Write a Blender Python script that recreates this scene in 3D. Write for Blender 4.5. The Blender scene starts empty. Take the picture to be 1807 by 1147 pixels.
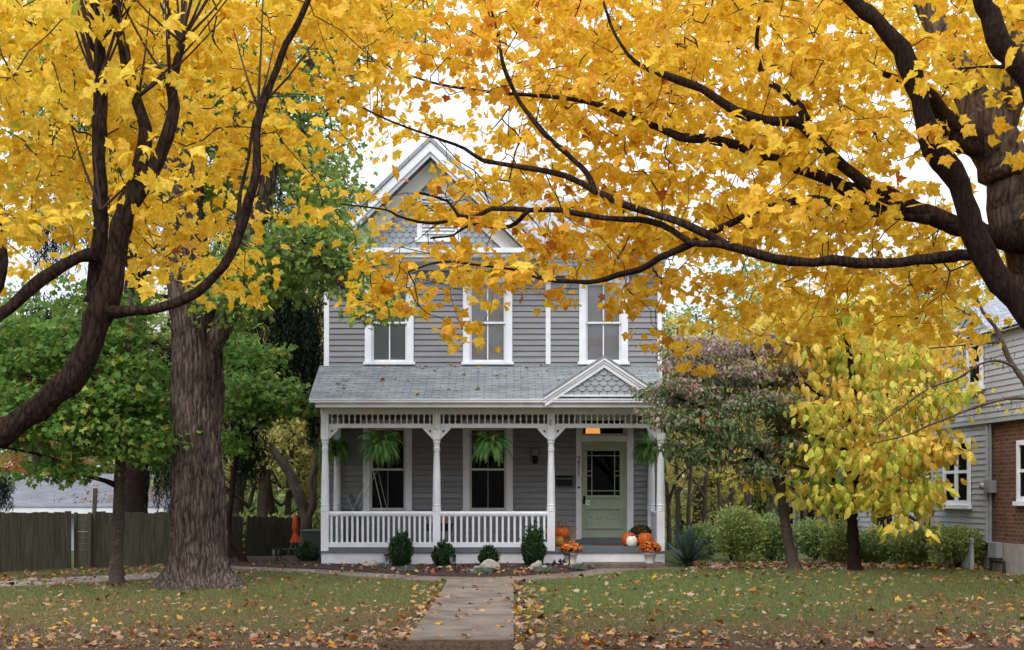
import bpy, math, random
import numpy as np
from mathutils import Vector
C = bpy.context.scene
COL = C.collection
F = 2510.0; CX = 907.0; HY = 875.0; EYE = 1.6
def at(px, py, Y): return Vector(((px-CX)*Y/F, Y, EYE-(py-HY)*Y/F))
# ---------------------------------------------------------------- camera, sky, sun
cd = bpy.data.cameras.new('camera'); cam = bpy.data.objects.new('camera', cd); COL.objects.link(cam)
cam.location = (0, 0, EYE); cam.rotation_euler = (math.pi/2, 0, 0)
cd.sensor_width = 36; cd.lens = F/1807*36; cd.shift_x = (903.5-CX)/1807; cd.shift_y = (HY-573.5)/1807
cd.clip_end = 600; cd.clip_start = 0.1
cd.dof.use_dof = True; cd.dof.focus_distance = 12.5; cd.dof.aperture_fstop = 6.3
C.camera = cam
w = bpy.data.worlds.new('World'); C.world = w; w.use_nodes = True
nt = w.node_tree; bg = nt.nodes['Background']
sky = nt.nodes.new('ShaderNodeTexSky'); sky.sky_type = 'NISHITA'; sky.sun_disc = False
SUN_EL, SUN_AZ = math.radians(52), math.radians(205)
sky.sun_elevation = SUN_EL; sky.sun_rotation = SUN_AZ; sky.dust_density = 4; sky.air_density = 1.0
mx = nt.nodes.new('ShaderNodeMix'); mx.data_type = 'RGBA'; mx.inputs[0].default_value = 0.82
mx.inputs[7].default_value = (9.2, 9.6, 10.6, 1)       # the overcast: one even white cloud layer
nt.links.new(sky.outputs[0], mx.inputs[6])
tcw = nt.nodes.new('ShaderNodeTexCoord'); spw = nt.nodes.new('ShaderNodeSeparateXYZ'); nt.links.new(tcw.outputs['Generated'], spw.inputs[0])
mrw = nt.nodes.new('ShaderNodeMapRange'); mrw.inputs[1].default_value = 0; mrw.inputs[2].default_value = 1; mrw.inputs[3].default_value = .6; mrw.inputs[4].default_value = 1.75   # overcast skies are darker at the horizon
nt.links.new(spw.outputs[2], mrw.inputs[0]); scw = nt.nodes.new('ShaderNodeVectorMath'); scw.operation = 'SCALE'
nt.links.new(mx.outputs[2], scw.inputs[0]); nt.links.new(mrw.outputs[0], scw.inputs['Scale']); nt.links.new(scw.outputs[0], bg.inputs[0]); bg.inputs[1].default_value = 0.12
sl = bpy.data.lights.new('sun', 'SUN'); so = bpy.data.objects.new('sun', sl); COL.objects.link(so)
sl.energy = 1.1; sl.angle = math.radians(30); sl.color = (1, .96, .9)
so.rotation_euler = (math.pi/2-SUN_EL, 0, math.pi-SUN_AZ)
C.view_settings.view_transform = 'Standard'; C.view_settings.look = 'None'; C.view_settings.gamma = 1
C.view_settings.exposure = 0.6
C.cycles.max_bounces = 7; C.cycles.transparent_max_bounces = 8; C.cycles.diffuse_bounces = 4
C.cycles.transmission_bounces = 6; C.cycles.caustics_reflective = False; C.cycles.caustics_refractive = False
# ---------------------------------------------------------------- materials
MT = {}
def mat(name, col, rough=.7, var=.15, scale=3.0, bump=0.0, bscale=40.0, stretch=(1,1,1), col2=None, spec=.3, metal=0, detail=6):
    m = bpy.data.materials.new(name); m.use_nodes = True; n = m.node_tree.nodes; l = m.node_tree.links
    b = n['Principled BSDF']; b.inputs['Roughness'].default_value = rough; b.inputs['Specular IOR Level'].default_value = spec
    b.inputs['Metallic'].default_value = metal
    tc = n.new('ShaderNodeTexCoord'); mp = n.new('ShaderNodeMapping'); mp.inputs['Scale'].default_value = stretch
    l.new(tc.outputs['Object'], mp.inputs[0])
    nz = n.new('ShaderNodeTexNoise'); nz.inputs['Scale'].default_value = scale; nz.inputs['Detail'].default_value = detail
    nz.inputs['Roughness'].default_value = .65
    l.new(mp.outputs[0], nz.inputs[0])
    cr = n.new('ShaderNodeValToRGB'); c2 = col2 or tuple(c*(1-var*1.6) for c in col)
    cr.color_ramp.elements[0].position = .32; cr.color_ramp.elements[1].position = .68
    cr.color_ramp.elements[0].color = (*c2, 1); cr.color_ramp.elements[1].color = (*[min(1,c*(1+var*.5)) for c in col], 1)
    l.new(nz.outputs['Fac'], cr.inputs[0]); l.new(cr.outputs[0], b.inputs['Base Color'])
    if bump:
        n2 = n.new('ShaderNodeTexNoise'); n2.inputs['Scale'].default_value = bscale; n2.inputs['Detail'].default_value = 5
        l.new(mp.outputs[0], n2.inputs[0])
        bp = n.new('ShaderNodeBump'); bp.inputs['Strength'].default_value = 1; bp.inputs['Distance'].default_value = bump
        l.new(n2.outputs['Fac'], bp.inputs['Height']); l.new(bp.outputs[0], b.inputs['Normal'])
    MT[name] = m; return m
def barkmat(name, col, dark, sc=12, stretch=(1,1,.2), depth=.02, crack=.5):
    m = bpy.data.materials.new(name); m.use_nodes = True; n = m.node_tree.nodes; l = m.node_tree.links
    b = n['Principled BSDF']; b.inputs['Roughness'].default_value = .95; b.inputs['Specular IOR Level'].default_value = .08
    tc = n.new('ShaderNodeTexCoord'); nw = n.new('ShaderNodeTexNoise'); nw.inputs['Scale'].default_value = 3; l.new(tc.outputs['Object'], nw.inputs[0])
    ad = n.new('ShaderNodeVectorMath'); ad.operation = 'MULTIPLY_ADD'; ad.inputs[1].default_value = (.12,.12,.12); l.new(nw.outputs['Color'], ad.inputs[0]); l.new(tc.outputs['Object'], ad.inputs[2])
    mp = n.new('ShaderNodeMapping'); mp.inputs['Scale'].default_value = stretch; l.new(ad.outputs[0], mp.inputs[0])
    vo = n.new('ShaderNodeTexVoronoi'); vo.feature = 'DISTANCE_TO_EDGE'; vo.inputs['Scale'].default_value = sc; l.new(mp.outputs[0], vo.inputs[0])
    nz = n.new('ShaderNodeTexNoise'); nz.inputs['Scale'].default_value = sc*2.2; nz.inputs['Detail'].default_value = 8; nz.inputs['Roughness'].default_value = .7; l.new(mp.outputs[0], nz.inputs[0])
    mr = n.new('ShaderNodeMapRange'); mr.inputs[1].default_value = 0; mr.inputs[2].default_value = .28; l.new(vo.outputs['Distance'], mr.inputs[0])
    mu = n.new('ShaderNodeMath'); mu.operation = 'MULTIPLY_ADD'; mu.inputs[1].default_value = crack; l.new(mr.outputs[0], mu.inputs[0])
    ms = n.new('ShaderNodeMath'); ms.operation = 'MULTIPLY'; ms.inputs[1].default_value = 1.5-crack; l.new(nz.outputs['Fac'], ms.inputs[0]); l.new(ms.outputs[0], mu.inputs[2])
    cr = n.new('ShaderNodeValToRGB'); cr.color_ramp.elements[0].position = .42; cr.color_ramp.elements[1].position = 1.0
    cr.color_ramp.elements[0].color = (*dark,1); cr.color_ramp.elements[1].color = (*col,1); l.new(mu.outputs[0], cr.inputs[0])
    n2 = n.new('ShaderNodeTexNoise'); n2.inputs['Scale'].default_value = 1.2; n2.inputs['Detail'].default_value = 3; l.new(tc.outputs['Object'], n2.inputs[0])
    mr2 = n.new('ShaderNodeMapRange'); mr2.inputs[1].default_value = .3; mr2.inputs[2].default_value = .7; mr2.inputs[3].default_value = .7; mr2.inputs[4].default_value = 1.25; l.new(n2.outputs['Fac'], mr2.inputs[0])
    sc2 = n.new('ShaderNodeVectorMath'); sc2.operation = 'SCALE'; l.new(cr.outputs[0], sc2.inputs[0]); l.new(mr2.outputs[0], sc2.inputs['Scale']); l.new(sc2.outputs[0], b.inputs['Base Color'])
    bp = n.new('ShaderNodeBump'); bp.inputs['Distance'].default_value = depth; l.new(mu.outputs[0], bp.inputs['Height']); l.new(bp.outputs[0], b.inputs['Normal'])
    MT[name] = m
def leafmat(name, stops, trans=.45, gloss=.25):
    """colour by the per-leaf attribute h; diffuse + translucent blade"""
    m = bpy.data.materials.new(name); m.use_nodes = True; n = m.node_tree.nodes; l = m.node_tree.links
    b = n['Principled BSDF']; out = n['Material Output']
    a = n.new('ShaderNodeAttribute'); a.attribute_name = 'h'
    cr = n.new('ShaderNodeValToRGB'); e = cr.color_ramp.elements
    e[0].position, e[0].color = stops[0][0], (*stops[0][1], 1); e[1].position, e[1].color = stops[-1][0], (*stops[-1][1], 1)
    for p, c in stops[1:-1]:
        x = e.new(p); x.color = (*c, 1)
    l.new(a.outputs['Fac'], cr.inputs[0])
    tc = n.new('ShaderNodeTexCoord'); nz = n.new('ShaderNodeTexNoise'); nz.inputs['Scale'].default_value = 38; nz.inputs['Detail'].default_value = 3; l.new(tc.outputs['Object'], nz.inputs[0])
    mr = n.new('ShaderNodeMapRange'); mr.inputs[1].default_value = .34; mr.inputs[2].default_value = .62; mr.inputs[3].default_value = .68; mr.inputs[4].default_value = 1.06; l.new(nz.outputs['Fac'], mr.inputs[0])
    sc = n.new('ShaderNodeVectorMath'); sc.operation = 'SCALE'; l.new(cr.outputs[0], sc.inputs[0]); l.new(mr.outputs[0], sc.inputs['Scale']); cr = sc     # blotches on the blade
    l.new(cr.outputs[0], b.inputs['Base Color'])
    b.inputs['Roughness'].default_value = .55; b.inputs['Specular IOR Level'].default_value = gloss
    t = n.new('ShaderNodeBsdfTranslucent'); l.new(cr.outputs[0], t.inputs[0])
    mi = n.new('ShaderNodeMixShader'); mi.inputs[0].default_value = trans
    l.new(b.outputs[0], mi.inputs[1]); l.new(t.outputs[0], mi.inputs[2]); l.new(mi.outputs[0], out.inputs[0])
    MT[name] = m; return m
def glassmat(name, tint=(1,1,1), rough=.02, refl=1.0):
    m = bpy.data.materials.new(name); m.use_nodes = True; n = m.node_tree.nodes; l = m.node_tree.links
    out = n['Material Output']; n.remove(n['Principled BSDF'])
    t = n.new('ShaderNodeBsdfTransparent'); t.inputs[0].default_value = (*tint, 1)
    g = n.new('ShaderNodeBsdfGlossy'); g.inputs['Roughness'].default_value = rough
    fr = n.new('ShaderNodeFresnel'); fr.inputs[0].default_value = 1.5
    ml = n.new('ShaderNodeMath'); ml.operation = 'MULTIPLY'; ml.inputs[1].default_value = refl; l.new(fr.outputs[0], ml.inputs[0])
    mi = n.new('ShaderNodeMixShader'); l.new(ml.outputs[0], mi.inputs[0]); l.new(t.outputs[0], mi.inputs[1]); l.new(g.outputs[0], mi.inputs[2])
    l.new(mi.outputs[0], out.inputs[0]); MT[name] = m; return m
def emit(name, col, s):
    m = bpy.data.materials.new(name); m.use_nodes = True; n = m.node_tree.nodes
    b = n['Principled BSDF']; b.inputs['Base Color'].default_value = (*col, 1); b.inputs['Emission Color'].default_value = (*col, 1)
    b.inputs['Emission Strength'].default_value = s; MT[name] = m; return m
def bricks(name, c1, c2, mortar, bw, rh, ms, sx=1, sy=1, rough=.85, bump=.004, plane='xz', noise=.35, off=.5):
    m = bpy.data.materials.new(name); m.use_nodes = True; n = m.node_tree.nodes; l = m.node_tree.links
    b = n['Principled BSDF']; b.inputs['Roughness'].default_value = rough; b.inputs['Specular IOR Level'].default_value = .2
    tc = n.new('ShaderNodeTexCoord'); sp = n.new('ShaderNodeSeparateXYZ'); cb = n.new('ShaderNodeCombineXYZ')
    l.new(tc.outputs['Object'], sp.inputs[0]); ax = dict(x=0, y=1, z=2)
    for k, s in ((0, sx), (1, sy)):
        mm = n.new('ShaderNodeMath'); mm.operation = 'MULTIPLY'; mm.inputs[1].default_value = s
        l.new(sp.outputs[ax[plane[k]]], mm.inputs[0]); l.new(mm.outputs[0], cb.inputs[k])
    bt = n.new('ShaderNodeTexBrick'); l.new(cb.outputs[0], bt.inputs[0]); bt.offset = off
    bt.inputs['Color1'].default_value = (*c1, 1); bt.inputs['Color2'].default_value = (*c2, 1); bt.inputs['Mortar'].default_value = (*mortar, 1)
    bt.inputs['Scale'].default_value = 1; bt.inputs['Mortar Size'].default_value = ms; bt.inputs['Mortar Smooth'].default_value = .3
    bt.inputs['Brick Width'].default_value = bw; bt.inputs['Row Height'].default_value = rh; bt.inputs['Bias'].default_value = 0
    nz = n.new('ShaderNodeTexNoise'); nz.inputs['Scale'].default_value = 1.3; nz.inputs['Detail'].default_value = 8; nz.inputs['Roughness'].default_value = .7
    l.new(tc.outputs['Object'], nz.inputs[0])
    mr = n.new('ShaderNodeMapRange'); mr.inputs[1].default_value = .3; mr.inputs[2].default_value = .7; mr.inputs[3].default_value = 1-noise; mr.inputs[4].default_value = 1+noise*.4
    l.new(nz.outputs['Fac'], mr.inputs[0])
    mu = n.new('ShaderNodeVectorMath'); mu.operation = 'SCALE'; l.new(bt.outputs[0], mu.inputs[0]); l.new(mr.outputs[0], mu.inputs['Scale'])
    l.new(mu.outputs[0], b.inputs['Base Color'])
    bp = n.new('ShaderNodeBump'); bp.invert = True; bp.inputs['Distance'].default_value = bump
    l.new(bt.outputs['Fac'], bp.inputs['Height']); l.new(bp.outputs[0], b.inputs['Normal'])
    MT[name] = m; return m
mat('siding', (.238,.237,.243), .55, .1, 1.5, .0008, 60, (1,1,6))
_n = MT['siding'].node_tree; _g = _n.nodes.new('ShaderNodeNewGeometry'); _m = _n.nodes.new('ShaderNodeMapRange'); _m.inputs[3].default_value = .9; _m.inputs[4].default_value = 1.07
_s = _n.nodes.new('ShaderNodeVectorMath'); _s.operation = 'SCALE'; _b = _n.nodes['Principled BSDF']; _src = _b.inputs['Base Color'].links[0].from_socket
_n.links.new(_g.outputs['Random Per Island'], _m.inputs[0]); _n.links.new(_src, _s.inputs[0]); _n.links.new(_m.outputs[0], _s.inputs['Scale']); _n.links.new(_s.outputs[0], _b.inputs['Base Color'])
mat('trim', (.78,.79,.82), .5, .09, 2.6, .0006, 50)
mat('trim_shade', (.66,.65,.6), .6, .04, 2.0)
mat('scale_paint', (.3,.325,.345), .6, .08, 3)
mat('floor_paint', (.13,.14,.155), .5, .12, 4)
mat('masonry', (.74,.74,.76), .8, .1, 2.5, .004, 30)
mat('concrete', (.185,.143,.108), .9, .35, 1.6, .003, 60)
mat('step_concrete', (.16,.125,.1), .9, .3, 3, .004, 40)
mat('door_green', (.36,.43,.31), .5, .06, 3)
mat('door_sill', (.13,.15,.17), .5, .1, 3)
mat('dark_iron', (.01,.01,.011), .75, .1, 5)
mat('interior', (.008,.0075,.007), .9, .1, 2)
mat('blind', (.68,.68,.7), .6, .03, 2)
mat('curtain', (.45,.2,.06), .8, .2, 12, 0, 1, (6,6,1))
mat('ceiling', (.12,.125,.11), .7, .05, 2)
barkmat('bark_maple', (.068,.042,.03), (.006,.004,.0025), 26, (1,1,.3), .022, .3)
barkmat('bark_grey', (.2,.155,.13), (.03,.02,.015), 19, (1,1,.14), .03, .35)
barkmat('bark_oak', (.17,.13,.105), (.012,.008,.006), 15, (1,1,.14), .045, .38)
barkmat('bark_smooth', (.13,.1,.08), (.03,.022,.017), 12, (1,1,1.6), .006, .2)
barkmat('bark_dark', (.042,.026,.018), (.007,.004,.003), 30, (1,1,.3), .012, .2)
mat('twig', (.05,.03,.022), .9, .2, 9)
mat('fence_wood', (.1,.086,.066), .9, .35, 3, .003, 30, (8,8,.6), col2=(.04,.042,.02))
mat('mulch', (.06,.036,.03), .95, .5, 30, .03, 45, col2=(.02,.012,.011))
mat('stone', (.42,.38,.31), .9, .3, 6, .02, 18, col2=(.2,.18,.15))
mat('gravel', (.32,.29,.26), .95, .4, 25, .02, 60, col2=(.15,.13,.11))
mat('pot', (.75,.73,.68), .6, .05, 4)
mat('orange_pumpkin', (.62,.12,.01), .45, .25, 5)
mat('striped_pumpkin', (.5,.17,.02), .5, .5, 7, col2=(.28,.16,.03))
mat('white_pumpkin', (.78,.76,.66), .45, .06, 5)
mat('stem_wood', (.12,.1,.04), .8, .3, 12)
mat('weathered_wood', (.3,.2,.11), .85, .35, 7, .002, 30, (1,1,.3))
mat('swing_paint', (.14,.165,.14), .6, .08, 3)
mat('rope', (.45,.44,.4), .8, .05, 9)
mat('box_grey', (.095,.105,.1), .6, .12, 4)
mat('umbrella_cloth', (.75,.1,.02), .7, .2, 9)
mat('lamp_glass', (.22,.22,.2), .3, .05, 5)
mat('bulb', (.35,.34,.3), .3, .05, 5)
mat('rust_mat', (.12,.07,.045), .95, .3, 30)
mat('white_siding', (.36,.37,.395), .6, .05, 2)
mat('metal_grey', (.3,.31,.32), .45, .1, 5, metal=.4)
mat('pod', (.06,.03,.018), .8, .3, 9)
mat('black_cable', (.01,.01,.01), .6, .05, 5)
mat('number_black', (.05,.05,.045), .4, .05, 5)
mat('tag_white', (.75,.75,.8), .5, .03, 5)
mat('stucco', (.3,.28,.25), .9, .15, 4)
glassmat('glass', (.5,.52,.52), .02, .12); glassmat('glass_upper', (.88,.9,.92), .03, 2.0)
emit('lamp_glow', (1, .42, .1), 1.1)
SL = math.hypot(2.5, .88)/2.5
bricks('shingle', (.2,.22,.222), (.27,.29,.292), (.05,.053,.055), .3, .14, .006, 1, SL, plane='xy', noise=.3, bump=.006)
bricks('shingle_main', (.27,.29,.31), (.34,.36,.38), (.13,.14,.15), .3, .14, .007, 1, 1.15, plane='xy', noise=.15)
bricks('shingle_side', (.25,.27,.29), (.32,.34,.37), (.1,.11,.12), .3, .14, .007, 1, 1.35, plane='yx', noise=.15)
bricks('garage_shingle', (.14,.145,.165), (.18,.185,.205), (.11,.11,.13), .3, .14, .006, 1, 1.1, plane='xy', noise=.3, bump=.0004)
bricks('red_brick', (.2,.085,.05), (.1,.045,.03), (.2,.16,.13), .21, .075, .008, plane='yz', noise=.4)
# leaves (h runs 0..1)
leafmat('maple_yellow', [(0,(.45,.14,.015)),(.07,(.8,.44,.04)),(.3,(.87,.55,.035)),(.75,(.89,.64,.055)),(.94,(.85,.7,.1)),(1,(.5,.56,.07))], .45)
leafmat('maple_gold', [(0,(.45,.12,.012)),(.08,(.8,.38,.035)),(.35,(.87,.49,.03)),(.8,(.89,.59,.045)),(1,(.88,.68,.12))], .45)
leafmat('green_maple', [(0,(.45,.3,.04)),(.16,(.34,.42,.07)),(.4,(.11,.22,.04)),(.8,(.17,.31,.055)),(.97,(.3,.42,.09)),(1,(.5,.12,.06))], .5)
leafmat('oak_leaf', [(0,(.7,.46,.05)),(.2,(.48,.48,.07)),(.5,(.23,.34,.07)),(1,(.14,.25,.06))], .4)
leafmat('pawpaw_leaf', [(0,(.16,.26,.03)),(.28,(.36,.46,.06)),(.48,(.66,.64,.09)),(.7,(.9,.68,.12)),(1,(.9,.55,.1))], .45)
leafmat('dogwood_leaf', [(0,(.06,.12,.035)),(.38,(.16,.22,.08)),(.52,(.25,.19,.14)),(.85,(.4,.26,.24)),(.97,(.48,.3,.28)),(1,(.5,.03,.02))], .25)
leafmat('redtree_leaf', [(0,(.4,.06,.03)),(.4,(.5,.14,.05)),(.6,(.5,.3,.06)),(1,(.2,.3,.06))], .4)
leafmat('bg_yellowgreen', [(0,(.3,.33,.1)),(.4,(.52,.5,.15)),(.75,(.68,.58,.17)),(1,(.66,.4,.12))], .4)
leafmat('bg_green', [(0,(.14,.22,.07)),(.5,(.26,.35,.11)),(1,(.42,.45,.16))], .4)
leafmat('spruce_needle', [(0,(.006,.012,.008)),(1,(.02,.033,.018))], .1, .1)
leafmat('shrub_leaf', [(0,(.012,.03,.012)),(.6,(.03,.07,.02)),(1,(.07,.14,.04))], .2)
leafmat('hedge_leaf', [(0,(.16,.22,.06)),(.5,(.34,.42,.13)),(.8,(.48,.48,.14)),(1,(.7,.55,.12))], .35)
leafmat('fern', [(0,(.05,.13,.03)),(.5,(.14,.31,.07)),(1,(.34,.54,.16))], .35)
leafmat('yucca', [(0,(.03,.07,.05)),(1,(.1,.17,.13))], .15)
leafmat('mum', [(0,(.45,.05,.01)),(.5,(.75,.16,.02)),(.9,(.85,.3,.04)),(1,(.8,.6,.25))], .3)
leafmat('mum_dark', [(0,(.03,.02,.01)),(.6,(.07,.04,.015)),(1,(.1,.07,.02))], .2)
leafmat('fallen', [(0,(.05,.018,.012)),(.15,(.22,.06,.025)),(.35,(.4,.12,.03)),(.48,(.52,.24,.03)),(.6,(.62,.38,.04)),(.7,(.3,.17,.09)),(.86,(.4,.27,.16)),(1,(.55,.42,.3))], .15)
leafmat('grass_blade', [(0,(.30,.2,.1)),(.3,(.25,.215,.085)),(.55,(.19,.225,.07)),(.85,(.15,.23,.055)),(1,(.3,.29,.12))], .3, .2)
leafmat('sage', [(0,(.1,.13,.1)),(1,(.25,.3,.22))], .2)
# ---------------------------------------------------------------- tagging
def origin(o):
    v = Vector((0,0,0))
    while o is not None: v += o.location; o = o.parent
    return v
def tag(o, label=None, cat=None, group=None, kind=None):
    for k, v in (('label',label),('category',cat),('group',group),('kind',kind)):
        if v: o[k] = v
    return o
def empty(name, loc, label, cat, group=None):
    o = bpy.data.objects.new(name, None); COL.objects.link(o); o.location = loc; o.empty_display_size = .2
    return tag(o, label, cat, group)
def kids(o): return [c for c in ALLKIDS.get(o.name, [])]
ALLKIDS = {}
def setparent(o, parent):
    o.parent = parent
    if parent is not None: ALLKIDS.setdefault(parent.name, []).append(o)
def copy_tree(o, parent=None):
    c = o.copy(); COL.objects.link(c)
    setparent(c, parent)
    for ch in kids(o): copy_tree(ch, c)
    return c
# ---------------------------------------------------------------- mesh builder
class MB:
    def __init__(s): s.v = []; s.f = []; s.sm = []
    def add(s, vs, fs, smooth=False):
        b = len(s.v); s.v += [tuple(p) for p in vs]; s.f += [tuple(b+i for i in f) for f in fs]; s.sm += [smooth]*len(fs)
    def box(s, x0, x1, y0, y1, z0, z1):
        s.add([(x0,y0,z0),(x1,y0,z0),(x1,y1,z0),(x0,y1,z0),(x0,y0,z1),(x1,y0,z1),(x1,y1,z1),(x0,y1,z1)],
              [(0,3,2,1),(4,5,6,7),(0,1,5,4),(1,2,6,5),(2,3,7,6),(3,0,4,7)]); return s
    def bar(s, a, b, w, h, up=(0,0,1)):
        a = Vector(a); b = Vector(b); d = (b-a).normalized(); u = Vector(up)
        x = d.cross(u)
        if x.length < 1e-4: x = d.cross(Vector((1,0,0)))
        x.normalize(); u = x.cross(d).normalized(); x = x*w/2; u = u*h/2
        s.add([a-x-u,a+x-u,a+x+u,a-x+u,b-x-u,b+x-u,b+x+u,b-x+u],[(0,1,2,3),(7,6,5,4),(0,4,5,1),(1,5,6,2),(2,6,7,3),(3,7,4,0)]); return s
    def tube(s, pts, rad, n=8, caps=True, smooth=True, noise=0, rng=None):
        pts = [Vector(p) for p in pts]; k = len(pts)
        if not hasattr(rad, '__len__'): rad = [rad]*k
        t0 = (pts[1]-pts[0]).normalized(); ref = Vector((0,0,1)) if abs(t0.z) < .9 else Vector((1,0,0))
        x = t0.cross(ref).normalized(); vs = []
        for i, p in enumerate(pts):
            t = (pts[min(i+1,k-1)]-pts[max(i-1,0)]).normalized()
            x = (x-t*x.dot(t)).normalized(); y = t.cross(x)
            for j in range(n):
                a = 2*math.pi*j/n; r = rad[i]
                if noise: r *= 1+noise*(rng.random()-.5)
                vs.append(p+(x*math.cos(a)+y*math.sin(a))*r)
        fs = [(i*n+j, i*n+(j+1)%n, (i+1)*n+(j+1)%n, (i+1)*n+j) for i in range(k-1) for j in range(n)]
        s.add(vs, fs, smooth)
        if caps: s.add(vs[:n], [tuple(range(n))[::-1]]); s.add(vs[-n:], [tuple(range(n))])
        return s
    def lathe(s, c, prof, n=16, smooth=True, ribs=0, amp=0):
        vs = []
        for r, z in prof:
            for j in range(n):
                a = 2*math.pi*j/n; rr = r*(1-amp*abs(math.cos(a*ribs/2))**3) if ribs else r
                vs.append((c[0]+rr*math.cos(a), c[1]+rr*math.sin(a), c[2]+z))
        k = len(prof)
        fs = [(i*n+j, i*n+(j+1)%n, (i+1)*n+(j+1)%n, (i+1)*n+j) for i in range(k-1) for j in range(n)]
        s.add(vs, fs, smooth); s.add(vs[:n], [tuple(range(n))[::-1]]); s.add(vs[-n:], [tuple(range(n))]); return s
    def prism(s, poly, y0, y1):      # poly in (x,z), extruded along y
        n = len(poly); vs = [(x,y0,z) for x,z in poly]+[(x,y1,z) for x,z in poly]
        s.add(vs, [tuple(range(n)), tuple(range(n,2*n))[::-1]]+[(i,i+n,(i+1)%n+n,(i+1)%n) for i in range(n)]); return s
    def slab(s, poly, z0, z1):      # poly in (x,y)
        n = len(poly); vs = [(x,y,z0) for x,y in poly]+[(x,y,z1) for x,y in poly]
        s.add(vs, [tuple(range(n))[::-1], tuple(range(n,2*n))]+[(i,(i+1)%n,(i+1)%n+n,i+n) for i in range(n)]); return s
    def quad(s, a, b, c, d): s.add([a,b,c,d], [(0,1,2,3)]); return s
    def build(s, name, m, parent=None, bevel=0):
        me = bpy.data.meshes.new(name); o = origin(parent)
        me.from_pydata([(x-o.x, y-o.y, z-o.z) for x,y,z in s.v], [], s.f)
        me.polygons.foreach_set('use_smooth', s.sm); me.update()
        me.materials.append(MT[m] if isinstance(m, str) else m)
        ob = bpy.data.objects.new(name, me); COL.objects.link(ob)
        if parent is not None: setparent(ob, parent)
        if bevel:
            bv = ob.modifiers.new('bevel', 'BEVEL'); bv.width = bevel; bv.segments = 2; bv.limit_method = 'ANGLE'
        return ob
def npmesh(name, V, T, m, parent=None, h=None, smooth=False):
    """numpy mesh: V (n,3), T (m,k) faces all of k corners, h per-vertex attribute"""
    me = bpy.data.meshes.new(name); o = origin(parent); V = np.asarray(V, np.float32)-np.array([o.x,o.y,o.z], np.float32)
    T = np.asarray(T, np.int32); k = T.shape[1]
    me.vertices.add(len(V)); me.vertices.foreach_set('co', V.ravel())
    me.loops.add(T.size); me.loops.foreach_set('vertex_index', T.ravel())
    me.polygons.add(len(T)); me.polygons.foreach_set('loop_start', np.arange(0, T.size, k, dtype=np.int32))
    me.polygons.foreach_set('loop_total', np.full(len(T), k, np.int32))
    if smooth: me.polygons.foreach_set('use_smooth', np.ones(len(T), bool))
    if h is not None:
        a = me.attributes.new('h', 'FLOAT', 'POINT'); a.data.foreach_set('value', np.asarray(h, np.float32).ravel())
    me.update(calc_edges=True); me.materials.append(MT[m])
    ob = bpy.data.objects.new(name, me); COL.objects.link(ob)
    if parent is not None: setparent(ob, parent)
    return ob
def unit(a): return a/np.maximum(np.linalg.norm(a, axis=-1, keepdims=True), 1e-9)
# leaf outlines (x, y) with a fan centre; stem at the origin, tip towards +y
_h = [(.03,0),(.16,-.09),(.31,-.05),(.46,.02),(.37,.13),(.50,.20),(.58,.33),(.70,.50),(.51,.49),(.42,.60),(.27,.54),(.31,.72),(.16,.80),(0,1.04)]
MAPLE = np.array([(0,.3)]+[(0,.02)]+_h+[(-x,y) for x,y in _h[-2::-1]])
_h2 = [(.14,-.07),(.44,.0),(.37,.16),(.66,.48),(.42,.58),(.26,.55),(.26,.75),(0,1.03)]
MAPLE_LOW = np.array([(0,.3),(0,.02)]+_h2+[(-x,y) for x,y in _h2[-2::-1]])
_h3 = [(.14,.15),(.24,.45),(.2,.75),(0,1.0)]
OVAL = np.array([(0,.45),(0,0)]+_h3+[(-x,y) for x,y in _h3[-2::-1]])
_h4 = [(.13,.45),(0,1.0)]
RHOMB = np.array([(0,.45),(0,0),(.22,.4),(0,1),(-.22,.4)])
def leaves(name, P, tip, nrm, size, shape, m, parent, h, rng, curl=.5):
    P = np.asarray(P); n = len(P); tip = unit(tip); nrm = unit(nrm-tip*np.sum(nrm*tip, axis=1, keepdims=True)); bx = np.cross(tip, nrm)
    k = len(shape); x = shape[:,0][None,:]; y = shape[:,1][None,:]
    c1 = rng.uniform(-.1, .55, (n,1))*curl; c2 = rng.uniform(-.9, .1, (n,1))*curl; c3 = rng.uniform(-.35,.35,(n,1))*curl
    z = c1*np.abs(x)+c2*(y-.2)**2+c3*x*y*2-rng.uniform(0,.8,(n,1))*curl*(x*x+(y-.3)**2)
    s = size.reshape(n,1,1)
    V = P[:,None,:]+s*(x[...,None]*bx[:,None,:]+y[...,None]*tip[:,None,:]+z[...,None]*nrm[:,None,:])
    tri = np.array([(0,i,i+1) for i in range(1,k-1)]+[(0,k-1,1)])
    T = (np.arange(n)[:,None,None]*k+tri[None]).reshape(-1,3)
    return npmesh(name, V.reshape(-1,3), T, m, parent, np.repeat(np.clip(h,0,1), k))
def smoothpath(pts, step=.12):
    """pts: list of (Vector, radius) -> Catmull-Rom resample"""
    P = [np.array(p[0]) for p in pts]; R = [p[1] for p in pts]; P = [2*P[0]-P[1]]+P+[2*P[-1]-P[-2]]; R = [R[0]]+R+[R[-1]]
    op, orr = [], []
    for i in range(1, len(P)-2):
        n = max(2, int(np.linalg.norm(P[i+1]-P[i])/step))
        for j in range(n):
            t = j/n; a,b,c,d = P[i-1:i+3]
            op.append(.5*((2*b)+(-a+c)*t+(2*a-5*b+4*c-d)*t*t+(-a+3*b-3*c+d)*t**3)); orr.append(R[i]*(1-t)+R[i+1]*t)
    op.append(P[-2]); orr.append(R[-2]); return op, orr
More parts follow.
